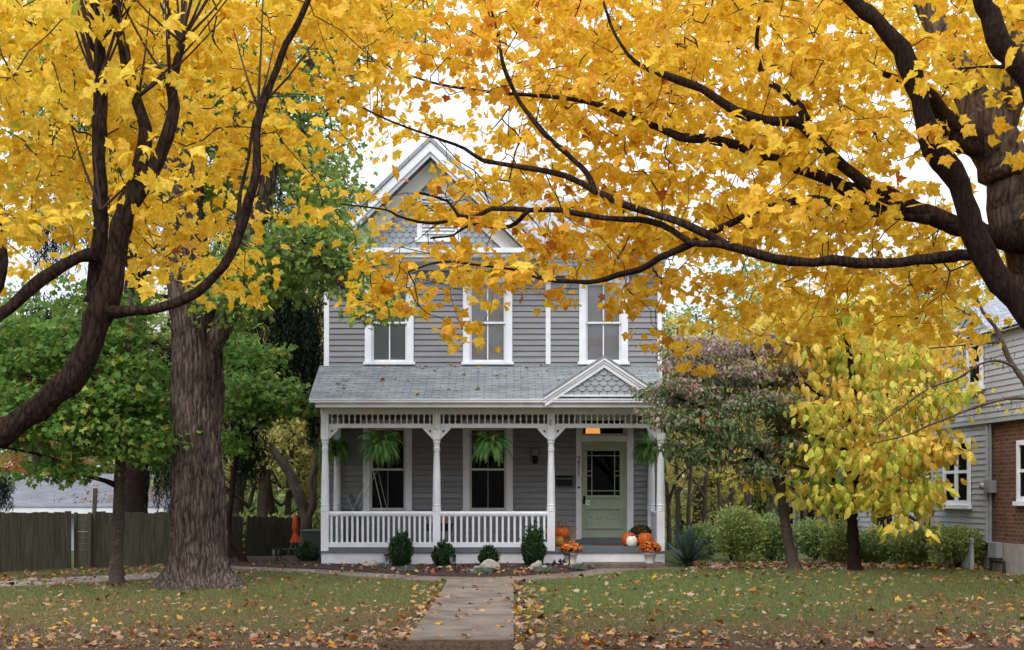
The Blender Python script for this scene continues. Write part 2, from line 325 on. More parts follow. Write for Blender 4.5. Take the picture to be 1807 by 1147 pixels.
class Tree:
    """limbs traced in photo pixels at their own distance; twigs grow out to each spray of leaves"""
    def __init__(s, root, seed): s.root = root; s.rng = np.random.default_rng(seed); s.pr = random.Random(seed); s.pos = []; s.par = []; s.limbrad = []; s.k = 1.0
    def limb(s, name, pts, m, n=10, noise=.16, step=.12, node=True, wob=.25, label=None):
        w_ = []
        for q in pts:
            if len(q) == 4 and not isinstance(q[0], Vector): w_.append((at(q[0],q[1],q[2]), q[3]*q[2]/F))
            else: w_.append((q[0], q[1]))
        P, R = smoothpath(w_, step)
        R = [r*s.k for r in R]; P = [p+s.rng.normal(0,1,3)*r*wob*.3 for p, r in zip(P, R)]
        # gnarls: slow radius changes and the odd collar
        R = [r*(1+.07*math.sin(i*.9+r*50)+(.18 if s.pr.random() < .05 else 0)) for i, r in enumerate(R)]
        mb = MB(); mb.tube(P, R, n, noise=noise, rng=s.pr); o = mb.build(name, m, s.root)
        if label: o['label'] = label
        if node:
            b = len(s.pos)
            for i, (p, r) in enumerate(zip(P, R)): s.pos.append(p); s.par.append(b+i-1 if i else -1); s.limbrad.append(r)
        return o
    def grow(s, C_, jit=.12, sag=.0, maxr=.014, tw='twig', k=2, base=.002, sides=3):
        C_ = np.asarray(C_); n0 = len(s.pos); nN = n0+len(C_)*(k+1); pos = np.zeros((nN,3)); pos[:n0] = np.array(s.pos); par = np.full(nN,-1)
        par[:n0] = s.par; N = n0
        d = np.full(len(C_), 1e9)
        for i in range(0, n0, 4): d = np.minimum(d, np.linalg.norm(C_-pos[i], axis=1))
        order = np.argsort(d); tips = np.zeros(len(C_), int); dirs = np.zeros((len(C_),3))
        for ci in order:
            c = C_[ci]; dd = np.einsum('ij,ij->i', pos[:N]-c, pos[:N]-c); j = int(np.argmin(dd)); a = pos[j]; L = math.sqrt(dd[j])
            prev = j
            for q in range(1, k+1):
                t = q/(k+1); p = a*(1-t)+c*t+s.rng.normal(0,1,3)*jit*min(L,1.2)*.5; p[2] += sag*L*math.sin(math.pi*t)
                pos[N] = p; par[N] = prev; prev = N; N += 1
            pos[N] = c; par[N] = prev; tips[ci] = N; N += 1; dirs[ci] = c-pos[prev]
        cnt = np.ones(N)
        for i in range(N-1, n0-1, -1): cnt[par[i]] += cnt[i]*.8
        cnt = cnt[:N]
        ids = np.arange(n0, N); r1 = np.minimum(base*np.sqrt(cnt[ids]), maxr)
        pr_ = par[ids]; r0 = np.where(pr_ >= n0, np.minimum(base*np.sqrt(cnt[pr_]), maxr), r1*1.3)
        A = pos[pr_]; B = pos[ids]; D = unit(B-A); ref = np.where(np.abs(D[:,2:3])<.9, np.array([[0,0,1.]]), np.array([[1.,0,0]]))
        X = unit(np.cross(D, ref)); Yv = np.cross(D, X); V = []
        for P_, R_ in ((A, r0), (B, r1)):
            for q in range(sides):
                an = 2*math.pi*q/sides; V.append(P_+(X*math.cos(an)+Yv*math.sin(an))*R_[:,None])
        V = np.stack(V, 1); b = np.arange(len(ids))[:,None]*(2*sides)
        T = np.concatenate([b+np.array([[q, (q+1)%sides, sides+(q+1)%sides, sides+q]]) for q in range(sides)])
        npmesh('twigs', V.reshape(-1,3), T, tw, s.root, smooth=True)['kind'] = 'stuff'
        return unit(dirs+1e-6)
    def foliage(s, C_, D, per, spread, flat, size, shape, m, hfun, droop=.35, up=.55, curl=.6, name='foliage', face=.12):
        rng = s.rng; n = len(C_)*per; P = np.repeat(C_, per, axis=0); D = np.repeat(D, per, axis=0)
        off = rng.normal(0,1,(n,3))*np.array([1,1,flat])*spread*.55; P = P+off
        o = off.copy(); o[:,2] = 0; tip = unit(o)*.8+D*.4+rng.normal(0,.35,(n,3)); tip[:,2] -= droop*2*rng.random(n)
        nr = rng.normal(0,.62,(n,3)); nr[:,2] += up; nr[:,1] -= face
        sz = rng.uniform(*size, n)*rng.uniform(.7,1.05,n)
        return leaves(name, P, tip, nr, sz, shape, m, s.root, hfun(P, rng), rng, curl)
def lumps(rng, L):
    """(px,py,Y,rx_px,ry_px,count[,depth radius m]) -> points in ellipsoids, denser to the outside"""
    out = []
    for q in L:
        px,py,Y,rx,ry,n = q[:6]; c = at(px,py,Y); r = np.array([rx*Y/F, q[6] if len(q) > 6 else rx*Y/F, ry*Y/F])
        u = unit(rng.normal(0,1,(n,3)))*(rng.random((n,1))**.45); out.append(np.array(c)+u*r)
    return np.concatenate(out)
def clumpnoise(P, s=1.0, seed=0):
    r = np.random.default_rng(seed); v = np.zeros(len(P))
    for i in range(7):
        k = r.normal(0,1,3)*s*(1+i*.35); v += np.sin(P@k+r.uniform(0,6.28))/(1+i*.4)
    return v/2.6
# ================================================================ GROUND
def sstep(t): t = np.clip(t, 0, 1); return t*t*(3-2*t)
WX0, WX1, WY0 = -1.19, 0.0, 15.7
def g(x, y):
    x = np.asarray(x, float); y = np.asarray(y, float)
    z = .14*sstep((y-21)/7.5)+.03*sstep((x-2.5)/3)*sstep((y-22)/5)
    z = z+.012*np.sin(x*1.3+y*.7)*np.sin(y*.9-x*.4)
    z = z-.9*sstep((y-34)/22)*sstep((x-3)/4)-.2*sstep((y-36)/20)
    z = z-.16*sstep((WY0-.02-y)/.25)*sstep((x-WX0+.35)/.3)*sstep((WX1+.35-x)/.3)
    z = z-.5*sstep((14.2-y)/2.5)
    return z
def gz(x, y): return float(g(x, y))
def axis_lines(a, b, c, d, fine, coarse):
    return np.concatenate([np.arange(a, b, coarse), np.arange(b, c, fine), np.arange(c, d+coarse, coarse)])
gx = axis_lines(-150, -15, 15, 150, .25, 5); gy = axis_lines(-120, 13, 36, 300, .2, 5)
# exact rows where the walk's step needs them
gy = np.unique(np.concatenate([gy, [15.42, 15.5, 15.6, 15.69]]))
XX, YY = np.meshgrid(gx, gy); ZZ = g(XX, YY); nx = len(gx); idx = np.arange(XX.size).reshape(XX.shape)
T = np.stack([idx[:-1,:-1], idx[:-1,1:], idx[1:,1:], idx[1:,:-1]], -1).reshape(-1,4)
def groundmat():
    m = bpy.data.materials.new('lawn_soil'); m.use_nodes = True; n = m.node_tree.nodes; l = m.node_tree.links
    b = n['Principled BSDF']; b.inputs['Roughness'].default_value = .95; b.inputs['Specular IOR Level'].default_value = .1
    tc = n.new('ShaderNodeTexCoord'); sp = n.new('ShaderNodeSeparateXYZ'); l.new(tc.outputs['Object'], sp.inputs[0])
    nz = n.new('ShaderNodeTexNoise'); nz.inputs['Scale'].default_value = .55; nz.inputs['Detail'].default_value = 6; l.new(tc.outputs['Object'], nz.inputs[0])
    ma = n.new('ShaderNodeMath'); ma.operation = 'MULTIPLY_ADD'; ma.inputs[1].default_value = 5; l.new(nz.outputs['Fac'], ma.inputs[0]); l.new(sp.outputs[1], ma.inputs[2])
    mr = n.new('ShaderNodeMapRange'); mr.inputs[1].default_value = 17.6; mr.inputs[2].default_value = 21.5; l.new(ma.outputs[0], mr.inputs[0])
    n2 = n.new('ShaderNodeTexNoise'); n2.inputs['Scale'].default_value = 22; n2.inputs['Detail'].default_value = 8; n2.inputs['Roughness'].default_value = .75; l.new(tc.outputs['Object'], n2.inputs[0])
    r1 = n.new('ShaderNodeValToRGB'); r1.color_ramp.elements[0].position = .35; r1.color_ramp.elements[1].position = .65
    r1.color_ramp.elements[0].color = (.035,.022,.014,1); r1.color_ramp.elements[1].color = (.13,.088,.055,1); l.new(n2.outputs['Fac'], r1.inputs[0])
    r2 = n.new('ShaderNodeValToRGB'); r2.color_ramp.elements[0].position = .35; r2.color_ramp.elements[1].position = .65
    r2.color_ramp.elements[0].color = (.035,.045,.016,1); r2.color_ramp.elements[1].color = (.10,.115,.035,1); l.new(n2.outputs['Fac'], r2.inputs[0])
    mi = n.new('ShaderNodeMix'); mi.data_type = 'RGBA'; l.new(mr.outputs[0], mi.inputs[0]); l.new(r1.outputs[0], mi.inputs[6]); l.new(r2.outputs[0], mi.inputs[7])
    l.new(mi.outputs[2], b.inputs['Base Color'])
    bp = n.new('ShaderNodeBump'); bp.inputs['Distance'].default_value = .03; l.new(n2.outputs['Fac'], bp.inputs['Height']); l.new(bp.outputs[0], b.inputs['Normal'])
    MT['lawn_soil'] = m
groundmat()
tag(npmesh('ground', np.stack([XX, YY, ZZ], -1).reshape(-1,3), T, 'lawn_soil', smooth=True), kind='structure')
def resample(pts, n):
    P = np.array(pts, float); d = np.concatenate([[0], np.cumsum(np.linalg.norm(np.diff(P, axis=0), axis=1))]); t = np.linspace(0, d[-1], n)
    return np.stack([np.interp(t, d, P[:,0]), np.interp(t, d, P[:,1])], 1)
def smoothcurve(pts, n=60):
    r, _ = smoothpath([((p[0],p[1],0), 0) for p in pts], .1); return resample([(q[0],q[1]) for q in r], n)
def strip(name, A, B, m, lift, k=6, mound=0, parent=None):
    n = len(A); V = []
    for j in range(k+1):
        t = j/k; P = A*(1-t)+B*t; z = g(P[:,0], P[:,1])+lift+mound*math.sin(math.pi*min(t*1.0, .5))*(t > 0)
        V.append(np.stack([P[:,0], P[:,1], z], 1))
    # skirt so the edge is a real step
    V = np.concatenate([V[0]-np.array([0,0,.08])]*1+V); k2 = k+1
    idx = np.arange((k2+1)*n).reshape(k2+1, n)
    T = np.stack([idx[:-1,:-1], idx[:-1,1:], idx[1:,1:], idx[1:,:-1]], -1).reshape(-1,4)
    return npmesh(name, V, T, m, parent, smooth=False)
bed_front = smoothcurve([(-7.2,31.5),(-6.2,29.9),(-5.2,28.9),(-4.5,28.2),(-3.36,27.5),(-2.2,26.6),(-1.3,26.0),(-.55,25.85),(.1,26.15),(1.0,27.2),(1.56,28.1),(1.62,28.95)])
bed_back = resample([(-6.2,32.6),(-4.4,32.5),(-4.0,29.05),(1.5,29.05),(1.7,29.05)], 60)
path_front = smoothcurve([(-8.2,31.2),(-7.2,30.1),(-6.4,28.9),(-5.2,27.8),(-4.0,27.0),(-2.6,26.0),(-1.5,25.3),(-.6,25.05),(.3,25.3),(1.2,26.2),(1.9,27.2),(2.6,27.9),(3.4,28.25)])
tag(strip('path', path_front, resample([(-7.8,32),(-6.8,30.6),(-5.9,29.6),(-5.1,28.9),(-4.4,28.25),(-3.3,27.55),(-2.2,26.7),(-1.3,26.1),(-.5,25.95),(.1,26.25),(.9,27.2),(1.45,28.1),(1.6,29.0),(3.4,29.0)], 60), 'concrete', .016), kind='structure')
tag(strip('mulch_bed', bed_front, bed_back, 'mulch', .03, 10, .05), kind='structure')
def walk(name, x0, x1, y0, y1, z0, thick, joints):
    mb = MB(); ys = [y0]+joints+[y1]
    for a, b in zip(ys[:-1], ys[1:]):
        za = gz(.7, a)+z0; zb = gz(.7, b)+z0
        q = [(x0,a+.011),(x1,a+.011),(x1,b-.011),(x0,b-.011)]
        mb.add([(x,y,(za if y < (a+b)/2 else zb)-thick) for x,y in q]+[(x,y,za if y < (a+b)/2 else zb) for x,y in q],
               [(0,3,2,1),(4,5,6,7),(0,1,5,4),(1,2,6,5),(2,3,7,6),(3,0,4,7)])
    return tag(mb.build(name, 'concrete', bevel=.012), kind='structure')
walk('walkway', WX0, WX1, WY0, 25.6, .024, .3, [17.2, 18.8, 20.5, 22.2, 23.9])
mb = MB(); mb.box(WX0-.02, WX1+.02, 14.0, WY0-.002, -.4, -.13); tag(mb.build('walkway', 'concrete', bevel=.01), kind='structure')
# gravel strip on the left lawn
ga = smoothcurve([(-16,22.5),(-10,23.6),(-8.0,24.5),(-6.6,25.6),(-5.9,27.0)]); gb = smoothcurve([(-16,24.0),(-10.2,24.9),(-8.3,25.7),(-7.1,26.8),(-6.7,28.2)])
tag(strip('gravel', ga, gb, 'gravel', .012), kind='structure')
# ---- masks for scattering
def inpoly(P, poly):
    x, y = P[:,0], P[:,1]; r = np.zeros(len(P), bool); j = len(poly)-1
    for i in range(len(poly)):
        a, b = poly[i], poly[j]
        c = ((a[1] > y) != (b[1] > y)) & (x < (b[0]-a[0])*(y-a[1])/(b[1]-a[1]+1e-12)+a[0]); r ^= c; j = i
    return r
bedpoly = np.concatenate([path_front, [(3.4,34),(-8,34)]]); gravpoly = np.concatenate([ga, gb[::-1]]); mulchpoly = np.concatenate([bed_front, [(1.6,29.0),(-3.9,29.0),(-4.2,32.5),(-6.2,32.6)]])
def onwalk(P, m=0): return (P[:,0] > WX0-m) & (P[:,0] < WX1+m) & (P[:,1] < 25.6)
rng = np.random.default_rng(5)
# ---- grass: real blades
n = 330000
yy = 15.0+16.5*rng.random(n)**.85; xx = (rng.random(n)-.5)*(.86*yy+2.5)
P = np.stack([xx, yy], 1)
cn = clumpnoise(np.stack([xx, yy, 0*xx], 1), .8, 3); fine = clumpnoise(np.stack([xx, yy, 0*xx], 1), 4.0, 8)
green = sstep((yy-17.0+cn*3.6)/5.2)*(.62+.38*sstep((xx+.2)/1.0)*sstep((8-xx)/5)) + .08*fine
dens = .22+.78*sstep((yy-16.2+cn*1.6)/2.6)+.15*fine
keep = ~onwalk(P, .015) & ~inpoly(P, bedpoly) & ~(inpoly(P, gravpoly) & (rng.random(n) > .12)) & (rng.random(n) < dens)
keep &= ~((np.abs(xx+5.35) < .7) & (np.abs(yy-24.0) < .55)) & ~((yy > 28.4) & (xx > -4.4) & (xx < 3.3))
P = P[keep]; green = green[keep]; fine = fine[keep]; m = len(P); z = g(P[:,0], P[:,1])
a = rng.random(m)*6.283; ht = rng.uniform(.025, .06, m)*(1+.35*fine); lean = rng.normal(0, .45, (m,2))*ht[:,None]; wd = rng.uniform(.003,.006,m)
dx = np.cos(a)*wd; dy = np.sin(a)*wd
B0 = np.stack([P[:,0]-dx, P[:,1]-dy, z-.004], 1); B1 = np.stack([P[:,0]+dx, P[:,1]+dy, z-.004], 1)
Tp = np.stack([P[:,0]+lean[:,0], P[:,1]+lean[:,1], z+ht], 1)
V = np.stack([B0, B1, Tp], 1).reshape(-1,3); T = np.arange(3*m).reshape(-1,3)
green = green-.35*sstep((-4-P[:,0])/2)*sstep((P[:,1]-24)/2)
hh = np.clip(green*.66+.03+rng.normal(0,.2,m), 0, 1)
tag(npmesh('grass', V, T, 'grass_blade', None, np.repeat(hh, 3)), kind='stuff')
# ---- fallen leaves
def scatter(n, yf, xf, hd, size, zf, drop=None, flat=.38):
    yy = yf(n); xx = xf(n, yy); P = np.stack([xx, yy], 1); k = np.ones(n, bool) if drop is None else ~drop(P)
    P = P[k]; n = len(P); Z = zf(P[:,0], P[:,1]); tip = rng.normal(0,1,(n,3)); tip[:,2] *= .35
    nr = rng.normal(0,flat,(n,3)); nr[:,2] = 1; return np.stack([P[:,0], P[:,1], Z], 1), tip, nr, rng.uniform(*size, n), hd(n)
hd = lambda n: np.where(rng.random(n) < .4, rng.uniform(.64,.97,n), rng.uniform(0,.9,n)**1.15)
parts = []
parts.append(scatter(4700, lambda n: 14.9+13.5*rng.random(n)**1.1, lambda n,y: (rng.random(n)-.5)*(.84*y+3), hd, (.045,.105), lambda x,y: g(x,y)+.021, lambda P: onwalk(P,-.0) | (rng.random(len(P)) < .55*(clumpnoise(np.stack([P[:,0],P[:,1],0*P[:,0]],1),1.1,21) < -.05))))
parts.append(scatter(330, lambda n: 14.95+1.9*rng.random(n)**1.4, lambda n,y: (rng.random(n)-.5)*(.84*y+3), hd, (.05,.115), lambda x,y: g(x,y)+.026, lambda P: onwalk(P,-.0)))
parts.append(scatter(120, lambda n: 15.6+9.5*rng.random(n), lambda n,y: WX1+np.abs(rng.normal(0,.2,n)), hd, (.06,.13), lambda x,y: g(x,y)+.035))
parts.append(scatter(70, lambda n: 15.6+9.5*rng.random(n), lambda n,y: WX0-np.abs(rng.normal(0,.2,n)), hd, (.06,.13), lambda x,y: g(x,y)+.035))
parts.append(scatter(38, lambda n: 15.8+9.5*rng.random(n), lambda n,y: rng.uniform(WX0+.05,WX1-.02,n), hd, (.05,.12), lambda x,y: g(x,y)+.034, None, .15))
parts.append(scatter(420, lambda n: 25.9+3.2*rng.random(n), lambda n,y: rng.uniform(-6.5,1.7,n), hd, (.04,.11), lambda x,y: g(x,y)+.085, lambda P: ~inpoly(P, mulchpoly)))
parts.append(scatter(900, lambda n: 27.5+2.5*rng.random(n), lambda n,y: rng.uniform(3.5,12,n), hd, (.07,.14), lambda x,y: g(x,y)+.04))
parts.append(scatter(500, lambda n: 24+6*rng.random(n), lambda n,y: rng.uniform(-12,-5,n), hd, (.05,.11), lambda x,y: g(x,y)+.03, lambda P: inpoly(P, bedpoly)))
q = [np.concatenate([p[i] for p in parts]) for i in range(5)]
tag(leaves('fallen_leaves', q[0], q[1], q[2], q[3], MAPLE_LOW, 'fallen', None, q[4], rng, 1.3), kind='stuff')
# fine litter: curled bits and crumbs in the thin turf near the street
n = 9000; yy = 14.9+3.6*rng.random(n)**1.5; xx = (rng.random(n)-.5)*(.84*yy+3); P = np.stack([xx,yy],1); P = P[~onwalk(P,.0)]; n = len(P)
tip = rng.normal(0,1,(n,3)); tip[:,2]*=.3; nr = rng.normal(0,.5,(n,3)); nr[:,2] = 1
tag(leaves('leaf_litter', np.stack([P[:,0],P[:,1],g(P[:,0],P[:,1])+.012],1), tip, nr, rng.uniform(.015,.05,n), RHOMB, 'fallen', None, np.where(rng.random(n)<.6, rng.uniform(0,.3,n), rng.uniform(.6,1,n)), rng, 1.2), kind='stuff')
# mulch chips
n = 9000; P = np.stack([rng.uniform(-6.8,1.7,n), rng.uniform(25.8,32,n)],1); P = P[inpoly(P, mulchpoly)]; n = len(P)
tip = rng.normal(0,1,(n,3)); tip[:,2]*=.5; nr = rng.normal(0,.8,(n,3)); nr[:,2] += 1
tag(leaves('mulch_chips', np.stack([P[:,0],P[:,1],g(P[:,0],P[:,1])+.08],1), tip, nr, rng.uniform(.02,.06,n), RHOMB, 'mum_dark', None, rng.random(n)*.9, rng, .5), kind='stuff')
# ================================================================ FENCE, GARAGE (left)
def fence_run(name, label, p0, p1, h0, h1, lean=0, bw=.118, gap=.0015, post=True):
    pr = random.Random(name+label); a = Vector((p0[0],p0[1],gz(*p0))); b = Vector((p1[0],p1[1],gz(*p1)))
    root = empty(name, a, label, 'fence'); d = b-a; L = d.length; d.normalize(); nrm = Vector((d.y,-d.x,0)); n = int(L/bw)
    mb = MB()
    for i in range(n):
        t0 = (i*bw+gap/2)/L; t1 = ((i+1)*bw-gap/2-pr.random()*.001)/L
        if pr.random() < .16: t1 -= .008/L
        hh = h0+(h1-h0)*t0+pr.uniform(-.018,.018); q0 = a.lerp(b,t0); q1 = a.lerp(b,t1); th = nrm*(.018+pr.random()*.004)
        off = nrm*pr.uniform(-.006,.006); lv = d*(lean*(1+.4*math.sin(i*.7)))*hh+nrm*pr.uniform(-.02,.02)*abs(lean)*4
        base = [q0+off,q1+off,q1+off+th,q0+off+th]; up = Vector((0,0,hh)); dz = Vector((0,0,pr.uniform(-.012,.012)))
        vs = [p+Vector((0,0,-.03)) for p in base]+[p+up+lv for p in base]; vs[5] += dz; vs[6] += dz
        mb.add(vs, [(0,3,2,1),(4,5,6,7),(0,1,5,4),(1,2,6,5),(2,3,7,6),(3,0,4,7)])
    mb.build('board_panel', 'fence_wood', root)
    for t in (.2,.82):
        r = MB(); r.bar(a+Vector((0,0,h0*t))-nrm*.06+d*lean*h0*t, b+Vector((0,0,h1*t))-nrm*.06+d*lean*h1*t, .04, .085); r.build('rail', 'fence_wood', root)
    if post:
        k = max(2, int(L/2.2)+1)
        for i in range(k):
            q = a.lerp(b, i/(k-1)); r = MB(); r.bar(q-nrm*.13+Vector((0,0,-.1)), q-nrm*.13+Vector((0,0,h0*.97))+d*lean*h0, .09, .09, (1,0,0)); r.build('post', 'fence_wood', root)
    return root
def gp(px, Y): return ((px-CX)*Y/F, Y)
fence_run('picket_fence', 'dark weathered board fence left of the slatted gate', gp(-420,23.8), gp(127,28.2), 1.2, 1.15)
A = gp(131,28.35); B = gp(164,28.5); za = gz(*A)
gt = empty('fence_gate', (A[0],A[1],za), 'dark narrow gate of horizontal boards set in the board fence', 'gate')
mb = MB()
for i in range(9):
    z0 = za+.03+i*.122; mb.box(A[0]+.03, B[0]-.03, A[1]+.01, A[1]+.03, z0, z0+.12-(.012 if i in (5,8) else 0))
mb.build('board_panel', 'fence_wood', gt)
for x in (A[0], B[0]-.05):
    m_ = MB(); m_.box(x, x+.05, A[1]-.02, A[1]+.06, za, za+1.14); m_.build('frame', 'fence_wood', gt)
m_ = MB(); m_.bar((B[0]-.02,A[1]+.12,za), (B[0]+.06,A[1]+.12,za+1.62), .07,.07,(1,0,0)); m_.build('post', 'fence_wood', gt)
fence_run('picket_fence', 'mossy board fence between the gate and the broad trunk', gp(166,28.5), gp(332,29.8), 1.14, 1.1)
fence_run('picket_fence', 'straight board fence right of the broad grey trunk', gp(336,29.8), gp(428,33.0), 1.08, .98)
fence_run('picket_fence', 'leaning board fence running up to the orange umbrella', gp(430,33.2), gp(530,36.0), .98, .9, lean=.14)
# garage behind the fence
gr = empty('garage', (-14, 44, -.2), 'low grey-roofed garage with white eave behind the board fence', 'garage')
def gpt(px, py, Y): return at(px, py, Y)
e0 = gpt(-260, 893, 38.0); e1 = gpt(297, 893, 38.0)
mb = MB(); zt = e0.z; ridge = 41.8; zr = EYE+(HY-836)*ridge/F
mb.add([(e0.x,37.9,zt-.02),(e1.x,37.9,zt-.02),(e1.x-.35,ridge,zr),(e0.x,ridge,zr),(e0.x,46,zt),(e1.x,46,zt)], [(0,1,2,3),(3,2,5,4)]); 
mb.build('roof', 'garage_shingle', gr)
mb = MB(); mb.box(e0.x, e1.x-.02, 37.93, 38.0, zt-.2, zt-.03); mb.build('fascia', 'trim', gr)
mb = MB(); mb.box(e0.x, e1.x-.25, 38.3, 45.6, -.3, zt-.05); mb.prism([(e1.x-.3, 0),(e1.x-.29,0),(e1.x-.29,.01)],0,.01) if False else None
mb.build('wall', 'white_siding', gr)
gw = MB(); gw.add([(e1.x-.26,38.2,zt-.05),(e1.x-.26,45.6,zt-.05),(e1.x-.36,ridge,zr-.05)],[(0,1,2)]); gw.build('gable', 'white_siding', gr)
n = 500; t = rng.random(n)**1.6; xs = np.where(rng.random(n)<.5, rng.normal(at(190,0,39).x, .7, n), rng.normal(at(265,0,39).x,.6,n)); ys = 38.3+2.2*t
sel = (xs < e1.x-.15); xs = xs[sel]; ys = ys[sel]; n = len(xs)
zz = zt-.02+(ys-37.9)*(zr-zt+.02)/(ridge-37.9)+.03; tip = rng.normal(0,1,(n,3)); nr = rng.normal(0,.4,(n,3)); nr[:,2] = 1
leaves('roof_leaves', np.stack([xs,ys,zz],1), tip, nr, rng.uniform(.06,.12,n), RHOMB, 'fallen', gr, rng.choice([.1,.2,.3,.75,.9], n), rng, 1)
# ================================================================ HOUSE
YW, YP = 31.0, 29.0
KW, KP = YW/F, YP/F
def wx(px): return (px-CX)*KW
def wz(py): return EYE-(py-HY)*KW
def fx(px): return (px-CX)*KP
def fz(py): return EYE-(py-HY)*KP
HB = 40.0                                  # back of the house
FLZ = .555
house = empty('house', (wx(870), YW, 0), 'two-storey grey clapboard house with white trim and front porch', 'house')
# openings: (x0,x1,z0,z1)
UW = [(644,730),(817,904),(1022,1108)]     # casing px, upper floor
LW = [(641,727),(817,905)]
ops = []
for a, b in UW: ops.append((wx(a+11), wx(b-11), wz(637), wz(500)))
for a, b in LW: ops.append((wx(a+11), wx(b-11), wz(899), wz(754)))
ops.append((wx(1025), wx(1107), FLZ, wz(748)))
XL, XR = wx(573), wx(1168)
XM = wx(967)
GAX, GAZ = wx(768), None
JR = random.Random(3)
def clap(mb, x0, x1, z0, z1, y, exp=.1235, ops=(), proud=.024, sheath=.03):
    z = z0; 
    while z < z1-1e-4:
        zt = min(z+exp, z1); zm0, zm1 = z+.01, zt-.01
        segs = [(x0,x1)]
        for o in ops:
            if o[2] < zm1 and o[3] > zm0:
                ns = []
                for s in segs:
                    if o[1] <= s[0] or o[0] >= s[1]: ns.append(s); continue
                    if o[0] > s[0]: ns.append((s[0], o[0]))
                    if o[1] < s[1]: ns.append((o[1], s[1]))
                segs = ns
        cut = []
        for s in segs:          # butt joints
            p_ = s[0]+JR.uniform(1.2, 4.2)
            while p_ < s[1]-.4: cut.append((s[0], p_-.0012)); s = (p_+.0012, s[1]); p_ += JR.uniform(2.2, 4.4)
            cut.append(s)
        for a, b in cut:
            f0 = y-proud; f1 = y-.002
            zz = z+.011          # a real shadow gap under every board
            mb.add([(a,y+sheath-.002,z),(b,y+sheath-.002,z),(b,y+sheath-.002,zz),(a,y+sheath-.002,zz)], [(0,1,2,3)])
            mb.add([(a,f0,zz),(b,f0,zz),(b,f1,zt),(a,f1,zt),(a,y+sheath,zz),(b,y+sheath,zz),(b,y+sheath,zt),(a,y+sheath,zt)],
                   [(0,1,2,3),(0,4,5,1),(5,4,7,6),(0,3,7,4),(1,5,6,2)]+[(3,2,6,7)])
        z = zt
mb = MB(); clap(mb, XL+.005, XR-.005, FLZ-.25, wz(462), YW, ops=ops); mb.build('siding_wall', 'siding', house)
# the side walls get boards too (turned by mapping x -> y)
def clap_side(x, y0, y1, z0, z1, sgn, parent, m='siding', exp=.1235):
    mb = MB(); t = MB(); clap(t, y0, y1, z0, z1, 0, exp)
    mb.add([(x+sgn*-p[1], p[0], p[2]) for p in t.v], t.f); return mb.build('siding_wall', m, parent)
clap_side(XL, YW+.02, HB, 0, wz(462), -1, house); clap_side(XR, YW+.02, HB, 0, wz(462), 1, house)
mb = MB(); mb.box(XL+.02, XR-.02, HB, HB+.05, 0, wz(462)); mb.build('back_wall', 'siding', house)
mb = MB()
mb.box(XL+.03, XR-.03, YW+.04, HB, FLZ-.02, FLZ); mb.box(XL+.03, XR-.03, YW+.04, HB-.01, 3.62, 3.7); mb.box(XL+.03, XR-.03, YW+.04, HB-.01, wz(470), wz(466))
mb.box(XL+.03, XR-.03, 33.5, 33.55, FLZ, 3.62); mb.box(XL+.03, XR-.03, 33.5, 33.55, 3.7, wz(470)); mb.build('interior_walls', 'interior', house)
# corner boards
def trimbox(name, x0, x1, y0, y1, z0, z1, m='trim', parent=None, bevel=.004):
    t = MB(); t.box(x0, x1, y0, y1, z0, z1); return t.build(name, m, parent or house, bevel)
trimbox('corner_board', wx(572), wx(581), YW-.03, YW+.02, .25, wz(477))
trimbox('corner_board', wx(1160), wx(1168), YW-.03, YW+.02, .25, wz(477))
trimbox('corner_board', wx(963), wx(971.5), YW-.03, YW-.002, wz(643), wz(477))
# frieze under the eaves (overhang shades it; trim_shade also paints shading into the colour)
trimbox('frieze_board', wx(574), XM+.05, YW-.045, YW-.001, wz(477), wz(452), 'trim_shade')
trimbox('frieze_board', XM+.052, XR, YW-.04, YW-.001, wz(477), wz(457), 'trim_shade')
for px in (580, 955, 982, 1125): trimbox('frieze_bracket', wx(px), wx(px+20), YW-.12, YW-.046, wz(487), wz(476.5))
YE = 30.5; KE = YE/F
def ex(px): return (px-CX)*KE
def ez(py): return EYE-(py-HY)*KE
# horizontal cornice: stepped mouldings
def moulding(name, x0, x1, yback, steps, m='trim'):
    t = MB()
    for (yf, z0, z1) in steps: t.box(x0, x1, yf, yback, z0, z1)
    return t.build(name, m, house, .006)
gx0, gx1 = ex(556), ex(962)
moulding('cornice', gx0+.3, gx1-.1, YW-.02, [(YE+.12, ez(459), ez(453.5)), (YE+.05, ez(453.3), ez(446)), (YE, ez(445.8), ez(437))])
moulding('cornice', gx1-.098, ex(1176), YW-.02, [(YE+.14, ez(466), ez(461)), (YE+.06, ez(460.8), ez(452))])
# gable roof: apex and slopes
AX = (gx0+gx1)/2; AZ = ez(243); EZ = ez(443); half = (gx1-gx0)/2+.02
t = MB(); th = .07
for s in (-1, 1):
    a = (AX, AZ); b = (AX+s*(half+.12), EZ-.06)
    t.add([(a[0],YE-.06,a[1]+.03),(b[0],YE-.06,b[1]+.03),(b[0],HB+.4,b[1]+.03),(a[0],HB+.4,a[1]+.03),
           (a[0],YE-.06,a[1]-th),(b[0],YE-.06,b[1]-th),(b[0],HB+.4,b[1]-th),(a[0],HB+.4,a[1]-th)],
          [(0,1,2,3),(4,7,6,5),(0,4,5,1),(1,5,6,2),(2,6,7,3)])
t.build('gable_roof', 'shingle_main', house)
def rake(name, ax, az, bx, bz, off0, off1, y0, y1, m, parent=None):
    """board along the slope from (ax,az) to (bx,bz), from off0 to off1 below the line"""
    d = Vector((bx-ax, 0, bz-az)).normalized(); v = 1/abs(d.x)   # vertical measure of a perpendicular offset
    t = MB(); t.prism([(ax, az-off0*v),(ax, az-off1*v),(bx, bz-off1*v),(bx, bz-off0*v)], y0, y1); return t.build(name, m, parent or house, .004)
